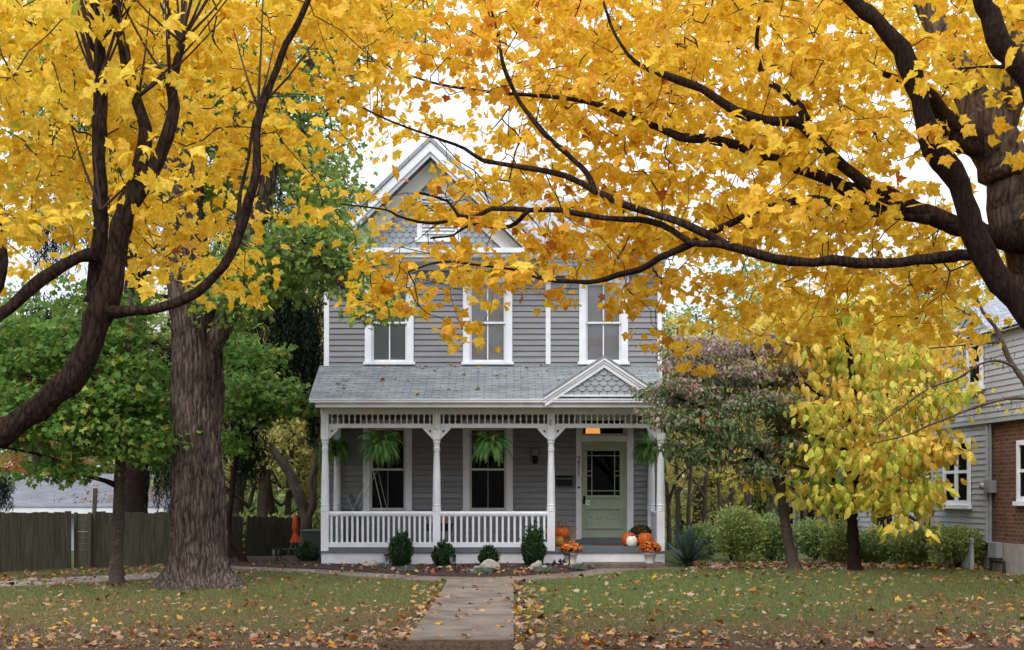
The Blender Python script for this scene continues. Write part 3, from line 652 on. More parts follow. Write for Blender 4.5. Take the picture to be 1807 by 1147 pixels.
for s in (-1, 1):
    bx = AX+s*half; bz = EZ-.03+(-.02)
    rake('rake_board', AX, AZ-.06, bx, bz, .01, .17, YE-.03, YE+.0, 'trim')
    rake('rake_board', AX, AZ-.06, bx, bz, .172, .24, YE+.02, YE+.07, 'trim')
    k_ = (AZ-.06-bz)/half; v_ = math.sqrt(1+k_*k_); zc = ez(446); z1_, z2_ = AZ-.06-.24*v_, AZ-.06-.54*v_
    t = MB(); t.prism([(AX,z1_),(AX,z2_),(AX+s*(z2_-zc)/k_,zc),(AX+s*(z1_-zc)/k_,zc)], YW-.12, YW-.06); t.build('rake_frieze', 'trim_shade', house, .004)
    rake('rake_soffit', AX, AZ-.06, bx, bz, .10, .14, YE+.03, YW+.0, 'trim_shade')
# gable wall with fish-scale shingles
def scales(mb, cx, az, half_w, bz, y, pw, rh, lip=.034):
    """half-hexagon shingles filling the triangle cx+-half_w, bz..az; each course overlaps the next"""
    slope = (az-bz)/half_w; z = bz; r = 0
    while z < az:
        x = cx-half_w+(pw/2 if r % 2 else 0)-pw
        while x < cx+half_w+pw:
            xc = x+pw/2
            if abs(xc-cx) < (az-z)/slope+pw*.4:
                q = pw*.475; zb = z; zt = z+rh*1.6
                poly = [(xc-q, zt),(xc-q, zb+rh*.45),(xc-q*.5, zb),(xc+q*.5, zb),(xc+q, zb+rh*.45),(xc+q, zt)]
                f = lambda zz: y-lip*(1-(zz-zb)/(zt-zb))-.004
                n_ = len(poly); vs = [(px_, f(pz), pz) for px_, pz in poly]+[(px_, y+.004, pz) for px_, pz in poly]
                mb.add(vs, [tuple(range(n_))]+[(i,i+n_,(i+1)%n_+n_,(i+1)%n_) for i in range(n_)])
            x += pw
        z += rh; r += 1
gzb = ez(437)+.0
t = MB(); t.prism([(AX-half+.1, gzb-.1),(AX+half-.1, gzb-.1),(AX, AZ-.12)], YW-.0, YW+.05); scales(t, AX, AZ-.35, half-.45, gzb-.05, YW-.005, .15, .118)
t.build('gable_wall', 'scale_paint', house)
vt = MB(); vx0, vx1, vz0, vz1 = wx(745), wx(803), wz(412), wz(352)
vt.box(vx0-.11, vx0, YW-.05, YW-.02, vz0-.1, vz1); vt.box(vx1, vx1+.11, YW-.05, YW-.02, vz0-.1, vz1); vt.box(vx0-.11, vx1+.11, YW-.06, YW-.02, vz1+.001, vz1+.11); vt.box(vx0-.15, vx1+.15, YW-.08, YW-.02, vz0-.19, vz0-.101)
vo = vt.build('louvre_vent', 'trim', house); t = MB()
k = 11
for i in range(k):
    z = vz0-.09+(vz1-vz0+.09)*i/k; t.add([(vx0,YW-.045,z),(vx1,YW-.045,z),(vx1,YW-.02,z+.05),(vx0,YW-.02,z+.05),(vx0,YW-.02,z-.001),(vx1,YW-.02,z-.001)],[(0,1,2,3),(0,4,5,1)])
t.build('slats', 'trim', vo)
# right wing roof: ridge runs across
RY = 34.6; RZ = EYE-(350-HY)*RY/F; e_z = ez(451)
t = MB(); x0, x1 = AX+.3, ex(1180)
t.add([(x0,YE-.04,e_z),(x1,YE-.04,e_z),(x1,RY,RZ),(x0,RY,RZ),(x1,HB+.3,e_z),(x0,HB+.3,e_z)], [(0,1,2,3),(3,2,4,5)])
t.add([(x0,YE-.04,e_z-.05),(x1,YE-.04,e_z-.05),(x1,RY,RZ-.06),(x0,RY,RZ-.06),(x1,HB+.3,e_z-.05),(x0,HB+.3,e_z-.05)], [(3,2,1,0),(5,4,2,3),(0,1,7-6,1)] if False else [(3,2,1,0),(5,4,2,3)])
t.add([(x0,YE-.04,e_z),(x1,YE-.04,e_z),(x1,YE-.04,e_z-.05),(x0,YE-.04,e_z-.05)], [(0,3,2,1)])
t.build('wing_roof', 'shingle_main', house)
t = MB(); t.add([(XR,YW,wz(462)),(XR,HB,wz(462)),(XR,RY,RZ-.1)], [(0,1,2)]); t.build('wing_gable_wall', 'siding', house)
# windows --------------------------------------------------------
def window(a, b, py_head, py_sill, sill_px, up):
    x0, x1, z0, z1 = wx(a), wx(b), wz(py_sill), wz(py_head); m = house
    cw = .145
    c = MB(); c.box(x0, x0+cw, YW-.05, YW+.0, z0, z1-cw); c.box(x1-cw, x1, YW-.05, YW+.0, z0, z1-cw); c.box(x0-.02, x1+.02, YW-.055, YW+.0, z1-cw+.001, z1); c.box(x0-.04, x1+.04, YW-.075, YW, z1+.001, z1+.04)
    win = c.build('window', 'trim', house, .004)
    s = MB(); s.box(x0-.035, x1+.035, YW-.09, YW+.06, z0-.06, z0-.001); s.build('sill', 'trim', win, .004)
    i0, i1, j0, j1 = x0+cw, x1-cw, z0, z1-cw; zm = (j0+j1)/2
    for k, (lo, hi, yo) in enumerate(((j0, zm+.02, .055), (zm-.02, j1, .02))):
        f = MB(); w_ = .042; y0, y1 = YW+yo, YW+yo+.033
        f.box(i0, i0+w_, y0, y1, lo, hi); f.box(i1-w_, i1, y0, y1, lo, hi); f.box(i0+w_+.0005, i1-w_-.0005, y0+.001, y1-.001, lo, lo+w_+(.015 if k == 0 else 0)); f.box(i0+w_+.0005, i1-w_-.0005, y0+.001, y1-.001, hi-w_, hi)
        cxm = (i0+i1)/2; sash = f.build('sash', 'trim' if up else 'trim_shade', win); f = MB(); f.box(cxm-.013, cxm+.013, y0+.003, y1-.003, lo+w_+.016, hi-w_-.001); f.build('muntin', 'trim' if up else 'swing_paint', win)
        p = MB(); p.quad((i0+w_-.005,YW+yo+.018,lo+w_-.005),(i1-w_+.005,YW+yo+.018,lo+w_-.005),(i1-w_+.005,YW+yo+.018,hi-w_+.005),(i0+w_-.005,YW+yo+.018,hi-w_+.005)); p.build('pane', 'glass_upper' if up else 'glass', win)
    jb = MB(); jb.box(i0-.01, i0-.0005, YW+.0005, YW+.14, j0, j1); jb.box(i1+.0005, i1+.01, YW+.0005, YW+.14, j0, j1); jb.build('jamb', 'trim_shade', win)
    if up:
        bl = MB(); z = j0+.03
        while z < j1: bl.add([(i0+.01,YW+.128,z),(i1-.01,YW+.128,z),(i1-.01,YW+.116,z+.0375),(i0+.01,YW+.116,z+.0375)],[(0,1,2,3)]); z += .038
        bl.build('blind', 'blind', win)
    else:
        cu = MB(); n_ = 40; zt_, zb_ = j1, j1-.33
        for i in range(n_):
            xa = i0+(i1-i0)*i/n_; xb = i0+(i1-i0)*(i+1)/n_; f_ = lambda i: .02*math.sin(i*1.5)
            cu.quad((xa,YW+.16+f_(i),zb_+.02*math.sin(i*.8)),(xb,YW+.16+f_(i+1),zb_+.02*math.sin((i+1)*.8)),(xb,YW+.16+f_(i+1),zt_),(xa,YW+.16+f_(i),zt_))
        cu.build('curtain', 'curtain', win)
        bl = MB(); bl.box(i0+.01, i1-.01, YW+.35, YW+.36, j0, j1-.25) if False else None
    return win
for a, b in UW: window(a, b, 488, 639, 0, True)
for a, b in LW: window(a, b, 744, 901, 0, False)
# door -----------------------------------------------------------
SZ = wz(949)
df = MB(); dzt = wz(742)
df.box(wx(1016.5), wx(1026), YW-.05, YW+.1, FLZ, dzt); df.box(wx(1106), wx(1117.5), YW-.05, YW+.1, FLZ, dzt); df.box(wx(1026)+.001, wx(1106)-.001, YW-.03, YW+.1, wz(779.5), wz(768.5)); df.box(wx(1014), wx(1120), YW-.06, YW+.0, dzt+.001, dzt+.14)
frame = df.build('door_frame', 'trim', house, .004)
t = MB(); t.box(wx(1028), wx(1104), YW+.02, YW+.07, wz(768.4), wz(765)); t.box(wx(1026)+.002, wx(1029), YW+.02, YW+.07, wz(768.4), dzt); t.box(wx(1100), wx(1106)-.002, YW+.02, YW+.07, wz(768.4), dzt); t.build('transom_sash', 'trim_shade', frame)
t = MB(); t.quad((wx(1029),YW+.05,wz(765)),(wx(1100),YW+.05,wz(765)),(wx(1100),YW+.05,dzt),(wx(1029),YW+.05,dzt)); t.build('pane', 'glass', frame)
t = MB(); t.box(wx(1016)-.02, wx(1117), YW-.09, YW+.1, FLZ+.002, SZ-.03); t.box(wx(1026)+.002, wx(1106)-.002, YW-.02, YW+.1, SZ-.028, SZ+.0); t.build('threshold', 'door_sill', frame, .004)
x0, x1, z0, z1 = wx(1026)+.004, wx(1106)-.004, SZ+.004, wz(780)
gx0_, gx1_, gz0_, gz1_ = wx(1036), wx(1093.5), wz(873.8), wz(795.5)
D = MB(); y0, y1 = YW+.01, YW+.055
D.box(x0, gx0_, y0, y1, z0, z1); D.box(gx1_, x1, y0, y1, z0, z1); D.box(gx0_+.0005, gx1_-.0005, y0, y1, z0, gz0_); D.box(gx0_+.0005, gx1_-.0005, y0, y1, gz1_, z1)
for (a, b, c, d) in ((1033,1096.5,876,878.5),(1033,1096.5,896,898.5),(1033,1096.5,930,933),(1036.5,1039,898.7,929.8),(1094,1096.5,898.7,929.8),(1032,1098,791,794.5),(1032,1034.5,794.7,875.8),(1095,1097.5,794.7,875.8)):
    D.box(wx(a), wx(b), y0-.034, y0+.002, wz(d), wz(c))
for px in (1032.5, 1101):     # turned side strips
    prof = [(.012,0),(.02,.03),(.012,.06),(.016,.12),(.012,.3),(.02,.34),(.012,.4),(.008,.52)]; D.lathe((wx(px)-.0,y0-.002,wz(936)), prof, 8)
for i in range(9):            # raised scroll work on the lower panel and the crest
    a = (i-4)/4; D.lathe((wx(1067)+a*.3, y0+.002, wz(914)+.03*math.cos(i*2.4)), [(.004,-.03),(.02,-.012),(.02,.012),(.004,.03)], 8)
for i in range(5): D.box(wx(1066)-.09+i*.02*.0-.04*(4-i)*.5, wx(1066)+.09+.04*(4-i)*.5, y0-.008-.001*i, y0+.002, wz(788)+i*.014, wz(788)+i*.014+.013)
door = D.build('front_door', 'door_green', house, .002)
t = MB(); t.quad((gx0_,y0+.03,gz0_),(gx1_,y0+.03,gz0_),(gx1_,y0+.03,gz1_),(gx0_,y0+.03,gz1_)); t.build('door_glass', 'glass', door)
t = MB(); w_ = .008
for px in (1044.6, 1084.7): t.box(wx(px)-w_, wx(px)+w_, y0+.018, y0+.029, gz0_, gz1_)
for py in (804, 866): t.box(gx0_, gx1_, y0+.016, y0+.028, wz(py)-w_, wz(py)+w_)
for py in (831, 839.5):
    t.box(gx0_, wx(1044.6)-w_, y0+.016, y0+.028, wz(py)-w_, wz(py)+w_); t.box(wx(1084.7)+w_, gx1_, y0+.016, y0+.028, wz(py)-w_, wz(py)+w_)
t.build('glazing_bars', 'door_green', door)
t = MB(); t.lathe((0,0,0), [(.0005,0),(.03,.004),(.033,.02),(.02,.035),(.012,.05)], 12)
kb = MB(); kb.add([(wx(1031)+p[0], y0-p[2]*1.0-.0+0, wz(885)+p[1]) for p in t.v], t.f, True); kb.add([(wx(1031)+p[0]*.8, y0-p[2]*.5, wz(878)+p[1]*.8) for p in t.v], t.f, True); kb.box(wx(1031)-.025, wx(1031)+.025, y0-.008, y0, wz(890), wz(875)); kb.build('door_handle', 'dark_iron', door)
t = MB(); t.prism([(wx(1032.5),wz(891)),(wx(1040.5),wz(892)),(wx(1041),wz(883)),(wx(1033),wz(883))], y0-.07, y0-.064); hang = t.build('paper_tag', 'tag_white', None)
tag(hang, 'small white paper tag hanging from the front door handle', 'tag')
t = MB(); t.bar((wx(1034),y0-.073,wz(885.5)),(wx(1039),y0-.073,wz(888.5)),.012,.004,(0,1,0)); t.build('dark_mark', 'number_black', hang)
t = MB(); t.lathe((0,0,0), [(.02,0),(.022,.012),(.012,.018),(.011,.024)], 12); bl = MB(); bl.add([(wx(1021.3)+p[0]*1.2, YW-.05-p[2], wz(860)+p[1]*1.2) for p in t.v], t.f, True); bl.build('doorbell', 'dark_iron', house)
# house number 2 1 1 down the left door casing
for ch, py in (('2', 811.5), ('1', 823), ('1', 836)):
    cu = bpy.data.curves.new('digit', 'FONT'); cu.body = ch; cu.size = .2; cu.extrude = .006; cu.align_x = 'CENTER'; cu.align_y = 'CENTER'
    tmp = bpy.data.objects.new('tmp', cu); COL.objects.link(tmp); bpy.context.view_layer.update()
    me = bpy.data.meshes.new_from_object(tmp.evaluated_get(bpy.context.evaluated_depsgraph_get())); bpy.data.objects.remove(tmp)
    me.materials.clear(); me.materials.append(MT['number_black']); o = bpy.data.objects.new('house_number', me); COL.objects.link(o); setparent(o, house)
    o.rotation_euler = (math.pi/2, 0, 0); o.location = Vector((wx(1021.2), YW-.058, wz(py)))-origin(house)
# wall lantern and mailbox are fixed to the wall: parts of the house
t = MB(); lx, lz = wx(944), wz(802); t.lathe((lx,YW-.14,lz-.17), [(.03,0),(.05,.02),(.07,.05),(.055,.07),(.06,.14)], 12); t.box(lx-.05, lx+.05, YW-.05, YW-.012, lz-.2, lz+.02); t.bar((lx,YW-.03,lz-.1),(lx,YW-.14,lz-.1),.02,.02)
lan = t.build('wall_lantern', 'dark_iron', house)
t = MB(); t.lathe((lx,YW-.14,lz-.028), [(.055,0),(.085,.04),(.1,.09),(.085,.14),(.05,.175),(.01,.19)], 14); t.build('globe', 'lamp_glass', lan)
t = MB(); t.box(wx(981), wx(1010), YW-.15, YW-.014, wz(857), wz(841)); t.prism([(wx(980),wz(841)+.002),(wx(1011),wz(841)+.002),(wx(1010),wz(839)),(wx(981),wz(839))], YW-.16, YW-.013)
mbx = t.build('mailbox', 'dark_iron', house, .006); t = MB(); t.bar((wx(981),YW-.155,wz(845)),(wx(1009),YW-.155,wz(845)),.008,.012); t.build('lid_edge', 'metal_grey', mbx)
# ---------------------------------------------------------------- porch
PF = YP-.05     # front face of the posts' plane
porchfloor = MB(); porchfloor.box(fx(566), fx(1174), PF+.02, YW-.02, FLZ-.09, FLZ); porchfloor.build('porch_floor', 'floor_paint', house, .004)
t = MB(); t.box(fx(565), fx(1175), PF-.008, PF+.019, FLZ-.11, FLZ-.085); t.build('floor_nosing', 'floor_paint', house)
t = MB(); t.box(fx(567), fx(1173), PF+.03, YW-.02, -.1, FLZ-.112); t.build('porch_base', 'masonry', house, .008)
tag(empty, None) if False else None
t = MB(); t.box(fx(1027), fx(1168), PF-.62, PF+.029, -.05, .255); t.build('entry_step', 'step_concrete', house, .015)
# roof of the porch
EY = 28.42; Ek = EY/F; ezp = EYE-(703-HY)*Ek; wtz = wz(645)
xl0, xr0 = (545-CX)*Ek, (1171-CX)*Ek
XLW, XRW = wx(564), wx(1168)
t = MB(); ncs = 19
for i in range(ncs):       # each course a thin wedge lapping the next
    a = i/ncs; b = (i+1)/ncs; ya, yb = EY+(YW-EY)*a, EY+(YW-EY)*b; za, zb = ezp+(wtz-ezp)*a, ezp+(wtz-ezp)*b
    xa0, xb0 = xl0+(XLW-xl0)*a, xl0+(XLW-xl0)*b; xa1, xb1 = xr0+(XRW-xr0)*a*.6, xr0+(XRW-xr0)*b*.6
    t.add([(xa0,ya,za+.012),(xa1,ya,za+.012),(xb1,yb,zb+.002),(xb0,yb,zb+.002),(xa0,ya,za-.02),(xa1,ya,za-.02),(xb1,yb,zb-.03),(xb0,yb,zb-.03)],
          [(0,1,2,3),(0,4,5,1),(4,7,6,5),(0,3,7,4),(1,5,6,2)])
t.build('porch_roof', 'shingle', house)
t = MB(); t.box(xl0, xr0+.0, EY-.03, EY+.03, ezp-.035, ezp-.01); t.box(xl0+.01, xr0-.01, EY-.015, EY+.05, ezp-.085, ezp-.0355); t.build('gutter', 'trim', house, .01)
f0 = EYE-(718.5-HY)*Ek; t = MB(); t.box(xl0+.12, xr0-.12, EY+.06, EY+.11, f0, ezp-.04); t.build('fascia', 'trim', house, .005)
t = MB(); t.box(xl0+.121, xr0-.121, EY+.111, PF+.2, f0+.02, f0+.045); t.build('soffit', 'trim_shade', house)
bz1, bz0 = f0+.018, fz(729.5)
t = MB(); t.box(fx(566), fx(1173), PF+.01, PF+.17, bz0, bz1); t.build('porch_beam', 'trim', house, .004)
t = MB(); t.box(fx(568), fx(1171), PF+.21, YW-.03, 3.40, 3.43); t.box(fx(567), fx(580), PF+.18, YW-.03, bz0, 3.399); t.box(fx(1160), fx(1172), PF+.18, YW-.03, bz0, 3.399); t.build('porch_ceiling', 'ceiling', house)
t = MB(); t.add([(XLW+.1,YW-.01,wtz-.1),(xl0+.1,EY+.12,f0+.05),(XLW+.1,YW-.01,f0+.05)],[(0,1,2)]); t.add([(xr0-.05,YW-.01,wtz-.1),(xr0-.05,EY+.12,f0+.05),(xr0-.05,YW-.01,f0+.05)],[(0,1,2)]); t.build('roof_cheek', 'siding', house)
# posts
def turned(c, z0, z1, r):
    H = z1-z0; P = [(0,1.0),(.018,1.12),(.03,1.0),(.05,1.12),(.075,.9),(.09,1.12),(.1,.95),(.13,.98),(.5,.9),(.8,.74),(.845,.7),(.85,.92),(.865,.72),(.88,.9),(.9,.7),(.95,.74),(.965,.95),(.98,.8),(1.0,.98)]
    return [(r*q, H*t) for t, q in P]
def post(px, half=False):
    x = fx(px); w_ = .078; t = MB()
    if half: y0, y1 = YW-.14, YW-.02
    else: y0, y1 = PF, PF+.156
    yc = (y0+y1)/2
    t.box(x-w_, x+w_, y0, y1, FLZ-.08 if not half else FLZ, fz(903)); t.box(x-w_, x+w_, y0, y1, fz(776), (fz(729.5)-.0005 if not half else 3.39))
    t.lathe((x,yc,fz(903)-.002), turned(0, fz(903), fz(776), .084), 18)
    return t.build('porch_post', 'trim', house, .005)
PX = [573.5, 770.5, 972.5, 1166]
for p in PX: post(p)
post(573.5+1, True); post(1166-1, True)
t = MB(); t.tube([(fx(770.5),PF-.02,fz(757)),(fx(770.5),PF-.02,f0+.01)], .034, 12); t.build('half_round_trim', 'trim', house)
t = MB(); t.box(fx(968.5), fx(973.5), PF-.006, PF-.0005, fz(751), fz(741)); t.build('small_plaque', 'metal_grey', house)
# spindle frieze + brackets
for i in range(3):
    xa, xb = fx(PX[i])+.079, fx(PX[i+1])-.079; yc = PF+.078
    t = MB(); t.box(xa, xb, yc-.03, yc+.03, fz(755.2), fz(747.6)); t.box(xa, xb, yc-.03, yc+.03, fz(731.2), bz0-.0005); fr = t.build('spindle_frieze', 'trim', house, .003)
    n_ = 18; zb, zt = fz(747.6), fz(731.2); H = zt-zb; me0 = None
    for k in range(n_):
        x = xa+(xb-xa)*(k+.5)/n_
        s = MB(); s.lathe((x,yc,zb), [(.016,0),(.016,H*.18),(.009,H*.24),(.02,H*.42),(.026,H*.5),(.02,H*.58),(.009,H*.76),(.016,H*.82),(.016,H)], 8); s.build('spindle', 'trim', fr)
    for s_ in (0, 1):
        xo = xa if s_ == 0 else xb; sg = 1 if s_ == 0 else -1; zt2 = fz(755.2)-.001; B = .19
        t = MB(); ring = [(xo,zt2),(xo+sg*B*1.05,zt2),(xo+sg*B*1.05,zt2-.02),(xo+sg*.02,zt2-B*1.1),(xo,zt2-B*1.1)]
        inn = [(xo+sg*.04,zt2-.04),(xo+sg*B*.5,zt2-.04),(xo+sg*B*.48,zt2-.052),(xo+sg*.055,zt2-B*.5),(xo+sg*.04,zt2-B*.5)]
        n5 = 5; vs = []
        for (yy_) in (yc-.016, yc+.016): vs += [(a,yy_,b) for a, b in ring]+[(a,yy_,b) for a, b in inn]
        fs = []
        for q in range(n5):
            q2 = (q+1)%n5; fs += [(q,q2,n5+q2,n5+q),(10+q,10+n5+q,10+n5+q2,10+q2),(q,10+q,10+q2,q2),(n5+q,n5+q2,10+n5+q2,10+n5+q)]
        t.add(vs, fs); t.build('bracket', 'trim', house)
# railings
def railing(xa, xb, n_):
    yc = PF+.078; t = MB(); t.box(xa, xb, yc-.045, yc+.045, fz(908.5), fz(905)); t.box(xa, xb, yc-.028, yc+.028, fz(911), fz(908.5)-.0005)
    t.tube([(xa,yc,fz(905)-.002),(xb,yc,fz(905)-.002)], .034, 10); t.box(xa, xb, yc-.04, yc+.04, fz(967), fz(957))
    r = t.build('porch_railing', 'trim', house, .003)
    for k in range(n_):
        x = xa+(xb-xa)*(k+.5)/n_; s = MB(); s.box(x-.0215, x+.0215, yc-.02, yc+.02, fz(957)+.0003, fz(911)-.0003); s.build('baluster', 'trim', r)
railing(fx(PX[0])+.079, fx(PX[1])-.079, 20); railing(fx(PX[1])+.079, fx(PX[2])-.079, 18)
for px, nm in ((573.5,0),(1166,1)):     # side panels
    x = fx(px); t = MB(); t.box(x-.04, x+.04, PF+.157, YW-.141, fz(909), fz(903.5)); t.box(x-.02, x+.02, PF+.157, YW-.141, FLZ+.06, fz(909)-.001); t.box(x-.035, x+.035, PF+.157, YW-.141, FLZ+.04, FLZ+.13); t.build('side_panel', 'trim', house, .003)
# pediment over the steps
PY = EY-.03; pk = PY/F
def qx(px): return (px-CX)*pk
def qz(py): return EYE-(py-HY)*pk
ax_, az_ = qx(1066.5), qz(628); pl, pr_ = qx(959), qx(1173); pb = qz(699)
t = MB()
for bxx in (pl, pr_):
    t.add([(ax_,PY-.05,az_+.012),(bxx,PY-.05,pb+.012),(bxx,PY+.6,pb+.012+.1),(ax_,YW-.02,az_+.012),(ax_,PY-.05,az_-.02),(bxx,PY-.05,pb-.02),(bxx,PY+.6,pb+.08),(ax_,YW-.02,az_-.04)],
          [(0,1,2,3),(4,7,6,5),(0,4,5,1),(1,5,6,2)])
ped = t.build('pediment_roof', 'shingle', house)
for bxx in (pl, pr_):
    rake('pediment_rake', ax_, az_-.024, bxx, pb-.024, .0, .055, PY-.035, PY+.05, 'trim'); rake('pediment_rake', ax_, az_-.024, bxx, pb-.024, .057, .10, PY-.01, PY+.05, 'trim'); rake('pediment_rake', ax_, az_-.024, bxx+(.03 if bxx == pl else -.03), pb-.024+.02, .102, .175, PY+.01, PY+.06, 'trim')
t = MB(); t.prism([(pl+.25, pb-.0),(pr_-.25, pb-.0),(ax_, az_-.22)], PY+.08, PY+.12); scales(t, ax_, az_-.2, (pr_-pl)/2-.26, pb, PY+.075, .17, .105); t.build('pediment_wall', 'scale_paint', house)
trimbox('pediment_sill', pl+.3, pr_-.3, PY+.0, PY+.09, pb-.01, pb+.028)
# ================================================================ PORCH AND GARDEN THINGS
def fern(px, py, Y, label, seed, scale=1.0, hookz=3.0):
    r = np.random.default_rng(seed); c = at(px, py, Y)
    root = empty('hanging_fern', c, label, 'hanging plant', 'ferns in baskets hanging along the porch')
    b = MB(); b.lathe((c.x,c.y,c.z-.1), [(.08,0),(.12,.04),(.15,.14),(.16,.15)], 14); b.build('basket', 'dark_iron', root)
    h = MB()
    for k in range(3):
        a = k*2.09+.4; h.tube([(c.x+.14*math.cos(a),c.y+.14*math.sin(a),c.z+.04),(c.x,c.y,min(c.z+.42,hookz-.06))], .003, 4)
    h.tube([(c.x,c.y,min(c.z+.42,hookz-.06)),(c.x+.015,c.y,hookz-.03),(c.x,c.y,hookz+.38)], .004, 5); h.build('hanger', 'rope', root)
    V = []; T = []; H = []; nf = 230
    for i in range(nf):
        a = r.uniform(0,6.283); L = r.uniform(.3,.6)*scale; e = r.uniform(-.35,1.45); d = np.array([math.cos(a)*math.cos(e), math.sin(a)*math.cos(e), math.sin(e)])
        p = np.array([c.x,c.y,c.z+.05])+np.array([math.cos(a),math.sin(a),0])*r.uniform(.02,.1); hv = r.random(); m = 18; side = unit(np.cross(d, [0,0,1.])+r.normal(0,.2,3))
        for j in range(m):
            t = (j+1)/m; p = p+d*L/m; d = unit(d+np.array([0,0,-1])*(.10+.075*t)); wd = .062*math.sin(math.pi*min(t*.85+.12,1))*scale+.006
            for s_ in (-1,1):
                b_ = len(V); q = p+side*s_*wd+d*.016-np.array([0,0,wd*.35]); V += [p-d*L/m*.35, p+d*L/m*.35, q]; T.append((b_,b_+1,b_+2)); H += [hv*.6+.4*r.random()]*3
    npmesh('fronds', V, T, 'fern', root, H)
    return root
fern(671, 791, 29.3, 'big green fern in a basket hanging in front of the left porch window', 1, 1.0, 3.0)
fern(866, 791, 29.3, 'lighter green fern hanging in front of the middle porch window', 2, .95, 3.0)
fern(590, 795, 30.2, 'dark shaded fern hanging behind the left corner post', 3, .95, 3.0)
fern(1150, 797, 29.9, 'fern hanging by the right corner post behind the purple dogwood', 4, .95, 3.0)
# porch swing
sx, sz = at(655,0,30).x, FLZ+.42
sw = empty('porch_swing', (sx, 30.0, sz), 'pale green slatted porch swing hanging on ropes at the left end of the porch', 'swing')
ya, yb = 29.45, 30.55
t = MB()
for k in range(6): t.box(sx-.18+k*.085, sx-.18+k*.085+.07, ya, yb, sz, sz+.02)
t.build('seat', 'swing_paint', sw)
t = MB(); bx_ = Vector((sx-.2,0,sz+.02)); tx = Vector((sx-.44,0,sz+.62))
n_ = 11
for k in range(n_):
    y = ya+.03+(yb-ya-.1)*k/(n_-1); t.bar(bx_+Vector((0,y,0)), tx+Vector((0,y,.04*math.sin(math.pi*k/(n_-1)))), .095, .018, (1,0,0))
t.bar(bx_+Vector((-.0,ya,.06)), bx_+Vector((0,yb,.06)), .05,.03); t.bar(tx+Vector((.03,ya,-.1)), tx+Vector((.03,yb,-.1)), .08,.03); t.build('backrest', 'swing_paint', sw)
for y in (ya, yb):
    t = MB(); t.box(sx-.3, sx+.33, y-.04, y+.04, sz+.25, sz+.275); t.bar((sx+.26,y,sz),(sx+.28,y,sz+.25),.04,.04); t.build('armrest', 'swing_paint', sw)
    t = MB(); apx = at(662,0,30).x; top = (apx,y,EYE+(HY-829)*30/F+.02); t.tube([(sx-.36,y,sz+.27),top],.006,5); t.tube([(sx+.36,y,sz-.0),top],.006,5); t.tube([top,(apx,y,3.399)],.006,5); t.build('rope', 'rope', sw)
# pumpkins
def pumpkin(px, py_bot, Y, r, label, m='orange_pumpkin', z=None, squash=.85, stem=True, name='pumpkin', group=None):
    x = (px-CX)*Y/F; z = FLZ if z is None else z
    root = empty(name, (x,Y,z), label, 'pumpkin', group); H = r*2*squash
    prof = [(r*.25,H*.05),(r*.55,.0),(r*.85,H*.12),(r*1.0,H*.4),(r*.98,H*.6),(r*.82,H*.84),(r*.5,H*.97),(r*.2,H*.95),(r*.05,H*.9)]
    t = MB(); t.lathe((x,Y,z), prof, 40, True, 11, .11); t.build('rind', m, root)
    if stem: s = MB(); s.tube([(x,Y,z+H*.88),(x+.005,Y,z+H*1.02),(x+r*.15,Y-.01,z+H*1.14)], [.022,.016,.02], 7); s.build('stem', 'stem_wood', root)
    return root
pumpkin(1109.5, 960, 29.55, .155, 'orange pumpkin tucked behind the white pumpkin right of the door', squash=.92)
pumpkin(1115, 963, 29.15, .118, 'small white pumpkin standing in front of two orange ones', 'white_pumpkin', squash=.95)
pumpkin(1138.5, 962, 29.2, .158, 'large orange pumpkin beside the right corner post', squash=.93)
ob = pumpkin(991, 955, 29.75, .16, 'smooth orange pumpkin set on the striped squash just right of the third post', z=FLZ+.14, squash=.8)
pumpkin(984.5, 965, 29.42, .135, 'mottled striped squash under the orange pumpkin by the third post', 'striped_pumpkin', squash=.8, stem=False)
pumpkin(965, 960, 29.5, .08, 'little orange pumpkin seen through the balusters left of the third post', z=FLZ+.22, squash=.9)
pumpkin(763.5, 0, 30.1, .085, 'little orange pumpkin on the left edge of the porch table', z=FLZ+.46)
pumpkin(780.5, 0, 30.1, .085, 'little orange pumpkin on the right edge of the porch table', z=FLZ+.46)
tx_ = at(775,0,30.1).x; t0 = empty('side_table', (tx_,30.1,FLZ), 'small dark table with crossed straw-coloured legs behind the second post', 'table')
t = MB(); t.box(tx_-.3, tx_+.3, 29.9, 30.3, FLZ+.43, FLZ+.458); t.box(tx_-.26,tx_+.26,29.94,30.26,FLZ+.3,FLZ+.429); t.build('table_top', 'dark_iron', t0)
for y in (29.93, 30.27):
    for s_ in (-1,1): t = MB(); t.bar((tx_-s_*.25,y,FLZ),(tx_+s_*.25,y+.02*s_,FLZ+.299),.035,.035); t.build('leg', 'weathered_wood', t0)
st = empty('stool', (at(968,0,29.5).x,29.5,FLZ), 'low dark stool under the little pumpkin by the third post', 'stool')
t = MB(); c = st.location; t.box(c.x-.11,c.x+.11,29.4,29.6,FLZ+.2,FLZ+.219); t.build('seat','floor_paint',st)
for a_ in (-.08,.08):
    for b_ in (-.08,.08): t = MB(); t.box(c.x+a_-.012,c.x+a_+.012,29.5+b_-.012,29.5+b_+.012,FLZ,FLZ+.1995); t.build('leg','floor_paint',st)
